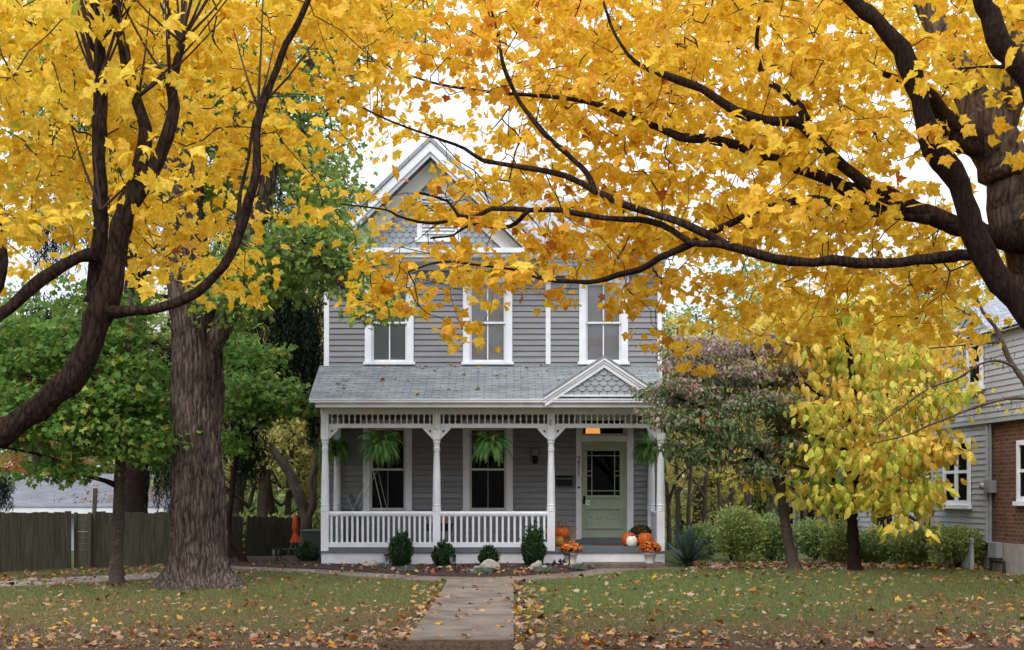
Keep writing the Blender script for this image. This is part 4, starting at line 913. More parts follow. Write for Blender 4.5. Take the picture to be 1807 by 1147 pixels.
def lattice(px, Y, w_, h_, label):
    x = at(px,0,Y).x; r = empty('wooden_lantern', (x,Y,FLZ), label, 'lantern')
    t = MB()
    for a_ in (-1,1):
        for b_ in (-1,1): t.box(x+a_*w_/2-.014, x+a_*w_/2+.014, Y+b_*w_/2-.014, Y+b_*w_/2+.014, FLZ, FLZ+h_)
    t.build('frame', 'weathered_wood', r)
    t = MB()
    for z in (.02, h_*.5, h_-.04):
        for b_ in (-1,1): t.box(x-w_/2-.02, x+w_/2+.02, Y+b_*(w_/2+.022)-.006, Y+b_*(w_/2+.022)+.006, FLZ+z, FLZ+z+.035)
        for a_ in (-1,1): t.box(x+a_*(w_/2+.022)-.006, x+a_*(w_/2+.022)+.006, Y-w_/2, Y+w_/2, FLZ+z, FLZ+z+.035)
    for q in (-.33,.0,.33):
        for b_ in (-1,1): t.box(x+q*w_-.008, x+q*w_+.008, Y+b_*(w_/2+.01)-.004, Y+b_*(w_/2+.01)+.004, FLZ+.03, FLZ+h_-.03)
    t.build('slats', 'weathered_wood', r)
    t = MB(); t.lathe((x,Y,FLZ+.002),[(.04,0),(.04,h_*.4)],10); t.build('candle','pot',r); t = MB(); t.box(x-w_/2+.016,x+w_/2-.016,Y-w_/2+.016,Y+w_/2-.016,FLZ+.0005,FLZ+.0015); t.build('base','weathered_wood',r)
lattice(992, 30.35, .17, .52, 'taller slatted wooden lantern behind the orange pumpkin by the mailbox')
lattice(1009, 30.0, .14, .38, 'shorter slatted wooden lantern nearer the front door')
dm = empty('door_mat', (wx(1065),30.3,FLZ), 'thin reddish brown mat lying at the front door', 'mat'); t = MB(); t.box(wx(1043),wx(1093),30.2,30.8,FLZ+.002,FLZ+.016); t.build('mat','rust_mat',dm)
t = MB(); t.box(wx(1044),wx(1092),30.21,30.79,FLZ+.0165,FLZ+.019); t.build('pile','rust_mat',dm)
def mum(px, py_pot, Y, z, R, label, m='mum', pot=True, n=900, seed=0):
    x = (px-CX)*Y/F; r = empty('potted_mum', (x,Y,z), label, 'flower pot'); rg = np.random.default_rng(seed+9)
    ph = .2
    if pot: t = MB(); t.lathe((x,Y,z), [(.085,0),(.09,.02),(.125,ph-.03),(.135,ph-.03),(.138,ph)], 20); t.build('pot', 'pot', r)
    else: t = MB(); t.lathe((x,Y,z), [(.11,0),(.15,ph)], 16); t.build('pot', 'dark_iron', r)
    cz = z+ph+R*.35; u = unit(rg.normal(0,1,(n,3))); u[:,2] = np.where(u[:,2] < -.35, -u[:,2]*.8, u[:,2]); rad = np.array([R,R,R*.72])
    P = np.array([x,Y,cz])+u*rad*rg.uniform(.45,.93,(n,1)); leaves('leafage', P, u+rg.normal(0,.5,(n,3)), u+rg.normal(0,.8,(n,3)), rg.uniform(.03,.05,n), OVAL, 'shrub_leaf' if m == 'mum' else 'mum_dark', r, rg.random(n)*.6, rg)
    V=[];T=[];H=[]; nf = int(n*.4)
    uu = unit(rg.normal(0,1,(nf,3))); uu[:,2] = np.where(uu[:,2] < -.25, -uu[:,2]*.7, uu[:,2])
    for i in range(nf):
        nrm = unit(uu[i]+rg.normal(0,.25,3)); c = np.array([x,Y,cz])+uu[i]*rad*rg.uniform(.9,1.06); a = unit(np.cross(nrm,[.3,.1,1])); b = np.cross(nrm,a); rr = rg.uniform(.018,.03); hv = rg.random()**(1.0)
        k0 = len(V); V.append(c+nrm*.012); H.append(min(1,hv+.05)); k = 10
        for j in range(k):
            an = 6.283*j/k; q = rr*(1 if j%2 else .72); V.append(c+(a*math.cos(an)+b*math.sin(an))*q-nrm*.004); H.append(hv)
            T.append((k0,k0+1+j,k0+1+(j+1)%k))
    npmesh('blooms', V, T, m, r, H); return r
mum(1008, 992, 28.45, gz(1.2,28.45)+.255-gz(1.2,28.45), .21, 'orange potted chrysanthemum left of the entry step behind a path light', seed=1)
mum(1147, 992, 28.5, .256, .22, 'rust orange potted chrysanthemum at the right end of the entry step', seed=2)
mum(1131, 950, 30.0, FLZ, .22, 'brown fading chrysanthemum behind the large orange pumpkin', 'mum_dark', False, seed=3)
# the pot left of the step stands on the end of the step slab
t = MB(); x_ = (1008-CX)*28.45/F; t.box(x_-.16, x_+.16, 28.3, 28.6, .0, .255); tag(t.build('stone_block', 'stone', bevel=.02), 'low stone block under the left orange chrysanthemum', 'block')
# path lights
def pathlight(px, py_base, hpx, label, Y=None):
    Y = Y or 1.44*F/(py_base-HY); x = (px-CX)*Y/F; z = gz(x,Y)+.05; h_ = hpx*Y/F
    r = empty('path_light', (x,Y,z), label, 'garden light', 'small solar lights along the mulch bed')
    t = MB(); t.box(x-.014,x+.014,Y-.014,Y+.014,z-.05,z+h_-.02); t.build('stake','dark_iron',r)
    t = MB(); t.box(x-.12,x+.02,Y-.045,Y+.045,z+h_-.02,z+h_+.01); t.build('cap','dark_iron',r,.006)
    t = MB(); t.lathe((x-.07,Y,z+h_-.13),[(.02,0),(.025,.01),(.035,.109)],10); t.build('lens','lamp_glass',r)
    t = MB(); t.lathe((x-.07,Y,z+h_-.16),[(.008,0),(.012,.028)],8); t.build('bulb','bulb',r)
pathlight(489, 995, 25, 'leftmost path light, short black hooked stake near the patio chair', 30.2)
pathlight(496, 986, 20, 'second path light from the left, farther back by the chair', 31.5)
pathlight(688, 1000, 20, 'path light beside the leftmost tall bush in front of the railing')
pathlight(803, 1010, 28, 'path light between the low bushes right of the second post')
pathlight(1004.5, 1006, 27, 'path light in front of the left orange chrysanthemum')
# shrubs, tufts, rocks
def shrub(px, py_base, wpx, hpx, label, seed, m='shrub_leaf', n=2600, name='evergreen_bush', cat='bush', Y=None, leaf=(.03,.06), spiky=1.0, group=None, shape=None, gz0=None, h=None, leafy=.5):
    Y = Y or 1.45*F/(py_base-HY); x = (px-CX)*Y/F; z = gz(x,Y) if gz0 is None else gz0; W = wpx*Y/F/2; H_ = hpx*Y/F; rg = np.random.default_rng(seed)
    root = empty(name, (x,Y,z), label, cat, group); tr = Tree(root, seed); ns = max(30, n//22)
    t = MB(); tips = []
    for k in range(9):
        a = k*.7+rg.random(); e = Vector((x+math.cos(a)*W*.45, Y+math.sin(a)*W*.45, z+H_*.6)); t.tube([(x,Y,z-.03),(x+math.cos(a)*W*.2,Y+math.sin(a)*W*.2,z+H_*.3),e],[.014,.01,.005],5)
    t.build('stem', 'bark_dark', root)
    if spiky == 1.0 and m == 'shrub_leaf':      # many upright shoots, each set with small pointed leaves
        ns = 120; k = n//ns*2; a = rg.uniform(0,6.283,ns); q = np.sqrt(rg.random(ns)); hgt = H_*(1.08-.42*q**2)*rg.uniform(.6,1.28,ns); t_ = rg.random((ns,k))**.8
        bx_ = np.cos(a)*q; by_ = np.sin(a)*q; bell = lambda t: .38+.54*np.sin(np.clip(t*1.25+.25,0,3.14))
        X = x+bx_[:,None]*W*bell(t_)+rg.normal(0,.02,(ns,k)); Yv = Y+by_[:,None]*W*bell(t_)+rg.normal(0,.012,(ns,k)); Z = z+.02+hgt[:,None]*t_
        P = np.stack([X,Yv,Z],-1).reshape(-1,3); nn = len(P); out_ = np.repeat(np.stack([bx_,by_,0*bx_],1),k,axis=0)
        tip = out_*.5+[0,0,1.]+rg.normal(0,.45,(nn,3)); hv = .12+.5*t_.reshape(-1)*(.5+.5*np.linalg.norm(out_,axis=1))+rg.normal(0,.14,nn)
        leaves('foliage', P, tip, out_+rg.normal(0,.6,(nn,3)), rg.uniform(.04,.075,nn), OVAL*[.8,1], m, root, hv, rg); return root
    u = unit(rg.normal(0,1,(n,3))); rr = rg.random((n,1))**.35; lob = 1+.3*clumpnoise(u, 3.4, seed)[:,None]
    sc_ = np.stack([rg.uniform(-.45,.45,6), rg.uniform(-.3,.3,6), rg.uniform(-.12,.3,6)],1); kk = rg.integers(0,6,n); sz_ = rg.uniform(.5,.85,6)
    P = np.array([x,Y,z+H_*.42])+sc_[kk]*np.array([W,W,H_])+u*rr*lob*np.array([W,W,H_*.5])*sz_[kk][:,None]; P[:,2] = np.maximum(P[:,2], z+.01)
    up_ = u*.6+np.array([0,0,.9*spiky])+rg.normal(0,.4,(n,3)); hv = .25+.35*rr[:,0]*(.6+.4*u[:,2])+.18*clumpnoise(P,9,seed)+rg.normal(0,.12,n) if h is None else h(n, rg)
    leaves('foliage', P, up_, u+rg.normal(0,.6,(n,3)), rg.uniform(*leaf,n)*1.2, OVAL if shape is None else shape, m, root, hv, rg); return root
G1 = 'small evergreen bushes along the porch base'
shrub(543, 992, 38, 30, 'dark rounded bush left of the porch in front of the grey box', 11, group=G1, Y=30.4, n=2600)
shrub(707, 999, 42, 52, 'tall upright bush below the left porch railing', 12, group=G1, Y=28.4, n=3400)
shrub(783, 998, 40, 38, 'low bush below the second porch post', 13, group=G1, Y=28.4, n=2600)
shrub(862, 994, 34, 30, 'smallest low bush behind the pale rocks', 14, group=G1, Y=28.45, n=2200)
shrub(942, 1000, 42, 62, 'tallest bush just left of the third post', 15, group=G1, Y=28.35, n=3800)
def rock(px, py, Y, w_, h_, label, seed, m='stone', porous=False, rot=0):
    rg = random.Random(seed); x = (px-CX)*Y/F; z = gz(x,Y)+.05; n=14; w_ *= .8; h_ *= .72; t = MB(); prof=[(.45,0),(.52,.2),(.49,.5),(.38,.8),(.2,.97)]
    vs=[]; ph=[rg.uniform(0,6) for _ in range(5)]
    for r_, zz in prof:
        for j in range(n):
            a = 6.283*j/n; k = 1+.18*math.sin(2*a+ph[0])+.12*math.sin(3*a+ph[1])+rg.uniform(-.06,.06)*(2.5 if porous else 1); vs.append((x+r_*w_*k*math.cos(a)+zz*w_*.12*math.sin(ph[2]), Y+r_*w_*k*.7*math.sin(a), z-.03+(zz*h_)*(1+.25*math.sin(a+ph[3]))*(rg.uniform(.85,1.15) if porous else 1)))
    fs=[(i*n+j,i*n+(j+1)%n,(i+1)*n+(j+1)%n,(i+1)*n+j) for i in range(len(prof)-1) for j in range(n)]; t.add(vs,fs,porous); t.add(vs[-n:],[tuple(range(n))]); 
    return tag(t.build('rock', m), label, 'rock', 'rocks in the mulch bed')
rock(655,993,28.2,.38,.2,'brown knobbly rock left of the leftmost tall bush',1,porous=True)
rock(775,1001,27.6,.2,.1,'pair-sized pale pebble rock below the second post',2)
rock(864,1004,27.6,.42,.26,'large pale angular rock in front of the smallest bush',3)
rock(838,1006,27.6,.42,.1,'long flat wedge rock left of the largest pale rock',4)
rock(909,1005,27.7,.22,.07,'small flat light rock in the middle of the mulch',5)
rock(946,1003,27.9,.36,.22,'porous whitish rock below the tallest bush',6,porous=True)
rock(935,1007,27.5,.18,.1,'small knobbly rock left of the porous whitish rock',7,porous=True)
rock(962,1006,27.7,.15,.12,'small round rock right of the porous whitish rock',8,porous=True)
t = MB(); x = at(978,0,28.5).x
for k,(dx,h_) in enumerate(((0,.09),(.12,.07),(.2,.08))):
    t.lathe((x+dx,28.5,gz(x,28.5)+.07+.05*(k>0)), [(.02,0),(.045,.02),(.04,h_*.6),(.015,h_*.8),(.022,h_),(.004,h_*1.15)], 9)
t.lathe((x+.15,28.5,gz(x,28.5)+.02), [(.1,0),(.11,.05),(.03,.1)], 12)
tag(t.build('garden_figure','dark_iron'), 'small dark iron ornament between the tallest bush and the orange chrysanthemum', 'ornament')
def tuft(px, py, w_, label, seed, m='sage', n=160, L=.16):
    Y = 1.42*F/(py-HY); x = (px-CX)*Y/F; z = gz(x,Y)+.04; rg = np.random.default_rng(seed); P = np.tile([[x,Y,z]], (n,1))+rg.normal(0,1,(n,3))*[w_*.3,w_*.3,.0]; d = rg.normal(0,.55,(n,3)); d[:,2] = 1
    o = leaves('low_plant', P, d, rg.normal(0,1,(n,3)), rg.uniform(L*.6,L,n), RHOMB*[.35,1], m, None, rg.random(n), rg); return tag(o, label, 'plant', 'low silvery plants in the mulch bed')
tuft(672,1003,.22,'wispy silvery plant between the brown rock and the tall bush',31); tuft(850,1011,.22,'silvery tuft in front of the large pale rock',32); tuft(958,1008,.24,'grey-green tuft beside the porous rock',33); tuft(1022,1004,.26,'soft pale tuft right of the front path light',34); tuft(720,1008,.16,'tiny green tuft in front of the leftmost tall bush',35)
# yucca
x, Y = at(1213,0,29.0).x, 29.0; z = gz(x,Y); yc = empty('yucca', (x,Y,z), 'spiky blue-green yucca at the right corner of the porch', 'plant')
rg = np.random.default_rng(77); n = 230; V=[];T=[];H=[]
for i in range(n):
    a = rg.uniform(0,6.283); e = rg.uniform(-.1,1.5); d = np.array([math.cos(a)*math.cos(e),math.sin(a)*math.cos(e),math.sin(e)]); L = rg.uniform(.62,.86); p = np.array([x,Y,z+.08]); s_ = unit(np.cross(d,[0,0,1.])+1e-6); hv = rg.random(); k0=len(V); m=5
    for j in range(m+1):
        t_ = j/m; wd = .018*(1-t_**2)+.001; V += [p-s_*wd, p+s_*wd]; H += [hv,hv]; p = p+d*L/m; d = unit(d+np.array([0,0,-.05*(1.3-math.sin(e))]))
    T += [(k0+2*j,k0+2*j+1,k0+2*j+3,k0+2*j+2) for j in range(m)]
npmesh('leaf_blades', V, T, 'yucca', yc, H); t = MB(); t.lathe((x,Y,z-.02),[(.07,0),(.08,.1),(.03,.14)],10); t.build('stem','bark_dark',yc)
tip = rg.normal(0,1,(60,3)); tip[:,2] = -.3; leaves('dry_leaves', np.tile([[x,Y-.2,z+.1]],(60,1))+rg.normal(0,.15,(60,3))*[1,1,.2], tip, rg.normal(0,1,(60,3)), rg.uniform(.2,.35,60), RHOMB*[.15,1], 'mum_dark', yc, rg.random(60), rg)
# box left of the porch, chair, umbrella
x0, x1 = at(532,0,32.2).x, at(575,0,32.2).x; zb = gz(x0,32.2); bh = EYE-(936-HY)*32.2/F-zb
bx = empty('storage_box', ((x0+x1)/2,32.2,zb), 'dark grey louvred box standing against the left side of the house', 'utility box')
t = MB(); t.box(x0,x1,32.2,33.0,zb,zb+bh-.03); n_ = 12
for k in range(n_): xx_ = x0+.05+(x1-x0-.1)*k/n_; t.box(xx_, xx_+.02, 32.18, 32.199, zb+.05, zb+bh-.1)
t.build('body','box_grey',bx); t = MB(); t.box(x0-.02,x1+.01,32.15,33.02,zb+bh-.029,zb+bh); t.build('lid','box_grey',bx,.008)
x, Y = at(521,0,35.0).x, 35.0; z = gz(x,Y); pu = empty('patio_umbrella', (x,Y,z), 'closed orange patio umbrella beyond the leaning fence', 'umbrella')
zt, zb_ = EYE-(905-HY)*Y/F, EYE-(957-HY)*Y/F
t = MB(); t.tube([(x,Y,z),(x,Y,zt+.03)],.018,8); t.build('pole','metal_grey',pu)
H = zt-zb_; t = MB(); t.lathe((x,Y,zb_), [(.14,0),(.115,H*.12),(.06,H*.3),(.05,H*.33),(.075,H*.42),(.08,H*.6),(.05,H*.8),(.015,H)], 32, True, 8, .32); t.build('canopy','umbrella_cloth',pu)
t = MB(); t.lathe((x,Y,zb_+H*.3),[(.056,0),(.058,H*.04)],12); t.build('strap','umbrella_cloth',pu)
for s_ in (-1,1): t = MB(); t.bar((x+s_*.2,Y,z),(x,Y,z+.5),.03,.03); t.build('leg','metal_grey',pu)
x, Y = at(505,0,33.0).x, 33.0; z = gz(x,Y); ch = empty('patio_chair', (x,Y,z), 'low black metal chair by the fence left of the umbrella', 'chair')
t = MB(); t.box(x-.22,x+.22,Y-.2,Y+.2,z+.2,z+.23); t.build('seat','dark_iron',ch); t = MB()
for k in range(5): t.bar((x-.24,Y-.18+k*.09,z+.23),(x-.32,Y-.18+k*.09,z+.52),.02,.02,(0,1,0))
t.build('backrest','dark_iron',ch)
for a_ in (-.2,.2):
    for b_ in (-.18,.18): t = MB(); t.box(x+a_-.014,x+a_+.014,Y+b_-.014,Y+b_+.014,z,z+.1995); t.build('leg','dark_iron',ch)
# pendant lamp in the hall, seen through the transom
x, Y, z = wx(1048.5)+.02, 31.9, 0; zc = EYE+(HY-762)*Y/F
pl_ = empty('pendant_lamp', (x,Y,zc), 'glowing amber lampshade seen through the glass over the front door', 'lamp')
t = MB(); t.lathe((x,Y,zc-.11), [(.13,0),(.16,.06),(.165,.12),(.15,.2),(.1,.26)], 24); t.build('lamp_shade','lamp_glow',pl_); t = MB(); t.tube([(x,Y,zc+.15),(x,Y,3.61)],.008,6); t.build('cord','dark_iron',pl_)
# ================================================================ NEIGHBOUR HOUSE (right)
ND = Vector((-.082,1,0)).normalized(); NP = Vector((9.26,27.5,0)); NN = Vector((-ND.y,ND.x,0))     # wall runs along ND, faces NN (left)
nh = empty('neighbour_house', NP, 'pale sided and red brick house behind the hedge on the right', 'house')
def npt(t, n_, z): p = NP+ND*t+NN*n_; return (p.x,p.y,z)
def nbox(mb, t0, t1, n0, n1, z0, z1):
    mb.add([npt(t0,n0,z0),npt(t1,n0,z0),npt(t1,n1,z0),npt(t0,n1,z0),npt(t0,n0,z1),npt(t1,n0,z1),npt(t1,n1,z1),npt(t0,n1,z1)], [(0,1,2,3),(4,7,6,5),(0,4,5,1),(1,5,6,2),(2,6,7,3),(3,7,4,0)])
def nclap(t0, t1, z0, z1, off, name='siding_wall', exp=.115, clip=None):
    mb = MB(); z = z0
    while z < z1-1e-4:
        zt = min(z+exp, z1); a, b = t0, t1
        if clip: a, b = clip(z, t0, t1)
        if b > a: mb.add([npt(a,off+.02,z),npt(b,off+.02,z),npt(b,off+.004,zt),npt(a,off+.004,zt),npt(a,off-.05,z),npt(b,off-.05,z)], [(0,3,2,1),(0,1,5,4)])
        z = zt
    return mb.build(name, 'white_siding', nh)
gzN = gz(9.3, 28)
t = MB(); nbox(t, -9, 2.7, -6, -.03, gzN-.3, 4.85); nbox(t,.05,2.78,-.029,.0,gzN-.3,.72); t.build('wall_core', 'stucco', nh)
t = MB(); nbox(t, -9, -.001, -.02, .05, .72, 3.08); brick = t.build('brick_wall', 'red_brick', nh)
t = MB(); nbox(t, -9, -.001, -.02, .06, gzN-.3, .715); t.build('foundation', 'stucco', nh)
nclap(0, 2.8, .72, 3.08, .1); nclap(-9, 2.2, 3.09, 4.75, .16, clip=None)
def clipg(z, a, b): ap, zp, sl_ = .62, 5.28, .62; hw = (zp-z)/sl_; return (max(ap-hw, a), min(ap+hw, b))
nclap(-.5, 1.75, 4.751, 5.25, .16, 'gable_wall', clip=clipg)
t = MB(); nbox(t, 2.75, 2.83, .03, .14, .7, 3.08); nbox(t,-.04,.03,.05,.14,.7,3.08); t.build('corner_board','white_siding',nh)
t = MB(); nbox(t, -9, 2.25, -.02, .17, 3.0, 3.088); t.build('soffit','white_siding',nh)
t = MB(); t.add([npt(-9,.3,4.72),npt(2.4,.3,4.72),npt(2.4,-4.5,8.4),npt(-9,-4.5,8.4)],[(0,1,2,3)]); t.add([npt(-9,.3,4.66),npt(2.4,.3,4.66),npt(2.4,-4.5,8.3),npt(-9,-4.5,8.3)],[(3,2,1,0)]); t.build('roof','shingle_side',nh)
for s_ in (-1,1):
    t = MB(); a = npt(.62,.2,5.34); b = npt(.62+s_*1.2,.2,5.34-1.2*.62); c_ = npt(.62+s_*1.2,-.9,5.34-1.2*.62); d_ = npt(.62,-.9,5.34); t.add([a,b,c_,d_,(a[0],a[1],a[2]-.09),(b[0],b[1],b[2]-.09),(c_[0],c_[1],c_[2]-.09),(d_[0],d_[1],d_[2]-.09)],[(0,1,2,3),(7,6,5,4),(0,4,5,1),(1,5,6,2)]); t.build('gable_roof','shingle_side',nh)
def nwin(t0, t1, z0, z1, off, lites=1, sillw=.05):
    mb = MB(); w_ = .09; nbox(mb,t0,t0+w_,off,off+.05,z0,z1); nbox(mb,t1-w_,t1,off,off+.05,z0,z1); nbox(mb,t0+w_,t1-w_,off,off+.049,z0,z0+w_); nbox(mb,t0+w_,t1-w_,off,off+.049,z1-w_,z1)
    if lites == 2: nbox(mb,(t0+t1)/2-.06,(t0+t1)/2+.06,off,off+.048,z0+w_,z1-w_)
    win = mb.build('window','trim',nh)
    s = MB(); nbox(s,t0+w_,t1-w_,off+.0,off+.03,(z0+z1)/2-.03,(z0+z1)/2+.03); s.build('sash','trim',win); s = MB(); nbox(s,t0-.05,t1+.05,off,off+.1,z0-.08,z0-.001); s.build('sill','trim',win)
    p = MB(); p.add([npt(t0,off+.012,z0),npt(t1,off+.012,z0),npt(t1,off+.012,z1),npt(t0,off+.012,z1)],[(0,3,2,1)]); p.build('pane','glass',win)
    p = MB(); nbox(p,t0+.02,t1-.02,off-.03,off+.004,z0+.02,z1-.02); p.build('dark_backing','interior',win)  # near-black sheet painted to stand for the unlit room behind the pane
nwin(.75, 2.1, 1.42, 2.75, .125, 2); nwin(.0, .72, 3.74, 4.62, .185); nwin(-2.25,-1.27, 1.5, 2.62, .055)
t = MB(); t.tube([npt(-.12,.1,.62),npt(-.12,.1,3.05)],.035,8); t.build('downspout','metal_grey',nh)
t = MB(); nbox(t,-.3,-.02,.06,.2,1.66,1.9); t.lathe(npt(.02,.2,1.72),[(.02,0),(.07,.02),(.07,.12),(.02,.14)],10); t.build('meter','metal_grey',nh)
t = MB(); nbox(t,-.62,-.22,.07,.2,.42,.72); t.build('electric_box','metal_grey',nh,.01)
t = MB(); t.tube([npt(-.3,.16,.4),npt(-.3,.18,.05)],.03,8); t.tube([npt(-.25,.16,.38),npt(-.9,.18,.36),npt(-.92,.18,-.02),npt(-.35,.18,-.05)],.035,8); t.build('pipes','dark_iron',nh)
t = MB(); nbox(t,.05,.75,.35,.42,gzN-.05,gzN+.62); tag(t.build('stone_slab','white_siding',bevel=.01), 'grey panel leaning at the corner of the neighbouring brick wall', 'panel')
# house far behind on the right
fh = empty('far_house', (11, 50, -1), 'white clapboard house glimpsed far behind the pawpaw trunk', 'house')
x0, x1 = at(1340,0,50).x, at(1640,0,50).x; t = MB(); clap(t, x0, x1, -1.3, 1.2+.9, 50, .18); t.build('wall','white_siding',fh)
t = MB(); t.add([(x0-.3,49.6,2.1),(x1+.3,49.6,2.1),(x1+.3,53,4.2),(x0-.3,53,4.2)],[(0,1,2,3)]); t.build('roof','garage_shingle',fh)
for px in (1385,1425,1485,1560):
    a = at(px,0,50).x; t = MB(); t.box(a-.35,a+.35,49.93,49.97,.0,1.3); wn = t.build('window','trim',fh); t = MB(); t.box(a-.27,a+.27,49.9,49.929,.08,1.22); t.build('pane','interior',wn)
dk = empty('wooden_deck', (at(1640,0,36).x,36,-.2), 'brown wooden deck rail between the hedge and the pale house', 'deck')
t = MB(); xa, xb = at(1622,0,36).x, at(1662,0,36).x
t.box(xa,xb,36,36.06,EYE-(912-HY)*36/F,EYE-(905-HY)*36/F); t.box(xa,xa+.12,36.0,36.1,-.5,EYE-(905-HY)*36/F-.1); t.box(xa,xb,35.95,36.1,EYE-(952-HY)*36/F,EYE-(940-HY)*36/F); t.build('rail','weathered_wood',dk)
for k in range(5): t = MB(); xx_ = xa+.2+k*.09; t.box(xx_,xx_+.03,36.01,36.05,EYE-(940-HY)*36/F+.001,EYE-(912-HY)*36/F-.001); t.build('baluster','weathered_wood',dk)
# cables over the left of the view
t = MB(); t.tube([at(-200,28,18),at(54,10,19),at(210,-3,20),at(420,-20,21)],.03,6); tag(t.build('overhead_cable','black_cable'),'thick black cable crossing the top left corner','cable')
t = MB(); t.tube([at(-100,98,18),at(150,86,19),at(300,68,20),at(540,48,22),at(900,30,24)],.008,5); tag(t.build('overhead_cable','black_cable'),'thin black wire running through the upper left leaves','cable')
# ================================================================ TREES
def V3(x, y, z): return Vector((x, y, z))
def noiseh(seed, s=.9, lo=.05, spread=.16, k=.28):
    def f(P, rng): return .5+k*clumpnoise(P, s, seed)+rng.normal(0,spread,len(P))
    return f
# ---- spray density of the two near maples: columns of 50 photo px from x=-100, rows of 50 from y=-150
def cells(rows, x0, y0, rng, Yf, per=1.0, keep=None):
    out = []
    for j, r in enumerate(rows):
        for i, ch in enumerate(r):
            d = int(ch) if ch.isdigit() else 0
            n = rng.poisson(d*per) if d else 0
            for _ in range(n):
                px, py = x0+50*i+50*rng.random(), y0+50*j+50*rng.random(); Y = Yf(px, py, rng); out.append(at(px, py, Y))
    return np.array(out)
#      x:  -100                0                   500                 1000                1500            1900
GL = ["4455555555555443",   # -150
      "6677777777777654",   # -100
      "7788888888888765",   # -50
      "8899999999999987",   # 0
      "8899989999999865",   # 50
      "7799987888765543",   # 100
      "7789876777655543",   # 150
      "6688876766543343",   # 200
      "6678775455533331",   # 250
      "5577764444433321",   # 300
      "4566533444432210",   # 350
      "2344211443221110",   # 400
      "1111002443410000",   # 450
      "0000001100430000",   # 500
      ]
GR = ["00000000000000334455555555555555555555",
      "00000000000002445555666666666666666666",
      "00000000000002455555677788888888888887",
      "00000000000003432345689999999999988777",
      "00000000000004543334688999999999887766",
      "00000000000003432122578999999999876655",
      "00000000000003442111467889998888754455",
      "00000000000003554324567888888887743356",
      "00000000000001331113456777777777641135",
      "00000000000000200266665666777777641124",
      "00000000000000044676544566677776764335",
      "00000000000000102331155566666665555433",
      "00000000000000167665444555555555555543",
      "00000000000000265034520124444444455531",
      "00000000000000020030000012233333344210",
      "00000000000000000010000001110000000000"]
# near left maple
root = empty('maple_tree', at(-330, 1035, 8.4)*1.0, 'near yellow maple whose dark stems rise along the left edge', 'tree'); root.location.z = gz(root.location.x, 8.4)
TL = Tree(root, 101); TL.k = .86; b = root.location.copy()
LY = 8.5
TL.limb('trunk', [(b+V3(0,0,-.2), .2),(b+V3(.15,0,.9), .17),(-70,800,LY,28),(0,765,LY,26),(50,735,LY,25),(101,692,LY,26),(138,650,LY,27),(160,598,LY,27),(172,560,LY,30),(190,525,LY,28),(203,470,LY,22),(215,400,LY,21),(237,335,LY,19),(253,280,LY,17),(258,228,LY,14),(240,172,LY,12),(224,115,LY,11),(213,60,LY,10),(204,0,LY,9),(198,-120,LY,10)], 'bark_maple', 14, .12, .07)
TL.limb('branch', [(222,368,LY,22),(254,330,LY,16),(275,292,LY,14),(296,240,LY,13),(307,190,LY,12),(303,150,LY,12),(313,109,LY,9),(321,77,LY,8)], 'bark_maple', 10, .14, .07)
TL.limb('branch', [(168,540,LY+.1,22),(168,500,LY+.1,19),(174,444,LY+.1,18),(178,385,LY+.1,14),(177,345,LY+.1,15),(175,272,LY+.1,14),(178,213,LY+.1,14),(177,159,LY+.1,14),(174,90,LY+.1,13),(168,74,LY+.1,12),(166,0,LY+.1,10),(160,-120,LY,8)], 'bark_maple', 12, .14, .07)
TL.limb('branch', [(185,548,LY,16),(225,549,LY-.1,11),(262,547,LY-.1,10),(310,535,LY,10),(348,515,LY,10),(394,471,LY,10),(421,412,LY,10),(438,354,LY,11),(453,299,LY,10),(452,240,LY,8),(462,190,LY,8),(488,120,LY,7.5),(505,77,LY,7),(526,41,LY,6),(546,-6,LY,6),(580,-90,LY,5)], 'bark_maple', 10, .14, .07)
TL.limb('branch', [(421,405,LY,6),(424,340,LY+.1,4),(438,285,LY+.1,3.5),(448,215,LY+.1,3),(470,172,LY,3)], 'bark_maple', 7, .1, .08)
TL.limb('branch', [(168,448,LY,14),(140,453,LY,12),(113,467,LY-.1,13),(82,488,LY-.1,13),(54,508,LY-.2,14),(15,545,LY-.2,13),(-40,580,LY-.3,13),(-200,700,LY-.3,14)], 'bark_maple', 10, .14, .07)
TL.limb('branch', [(-60,560,LY,20),(-20,520,LY,16),(6,480,LY,10),(-10,380,LY,9),(-60,250,LY,7)], 'bark_maple', 9, .14, .07)
rg = TL.rng; pr = TL.pr
for (x, y, n_) in ((320,74,13),(172,80,10),(172,150,8),(178,370,3),(300,150,3),(245,170,5),(455,190,4)):    # water shoots
    for k in range(n_):
        a = rg.normal(0,.55); L = rg.uniform(120,330); q = [(x,y,LY,3.2),(x+math.sin(a)*L*.35,y-math.cos(a)*L*.4,LY+rg.normal(0,.1),2.2),(x+math.sin(a)*L*.75,y-math.cos(a)*L,LY+rg.normal(0,.2),1.2)]
        TL.limb('shoot', q, 'twig', 5, 0, .1)
def YL(px, py, r):
    if px < 330: return 8.9+9*r.random()**1.4 if r.random() < .93 else r.uniform(7.9,8.9)
    return 9.2+9*r.random()**1.2
Cs = np.concatenate([cells(GL, -100, -150, rg, YL, .78), cells(['4567','5678','5678','5678','5678','5667','4566','3456','2345','1234','0123'], -300, -150, rg, YL, .6)])
_px = CX+Cs[:,0]*F/Cs[:,1]; _py = HY-(Cs[:,2]-EYE)*F/Cs[:,1]; Cs = Cs[~((_px > 440) & (_px < 700) & (_py > 60) & (rg.random(len(Cs)) < .3))]
D = TL.grow(Cs, .14, .05)
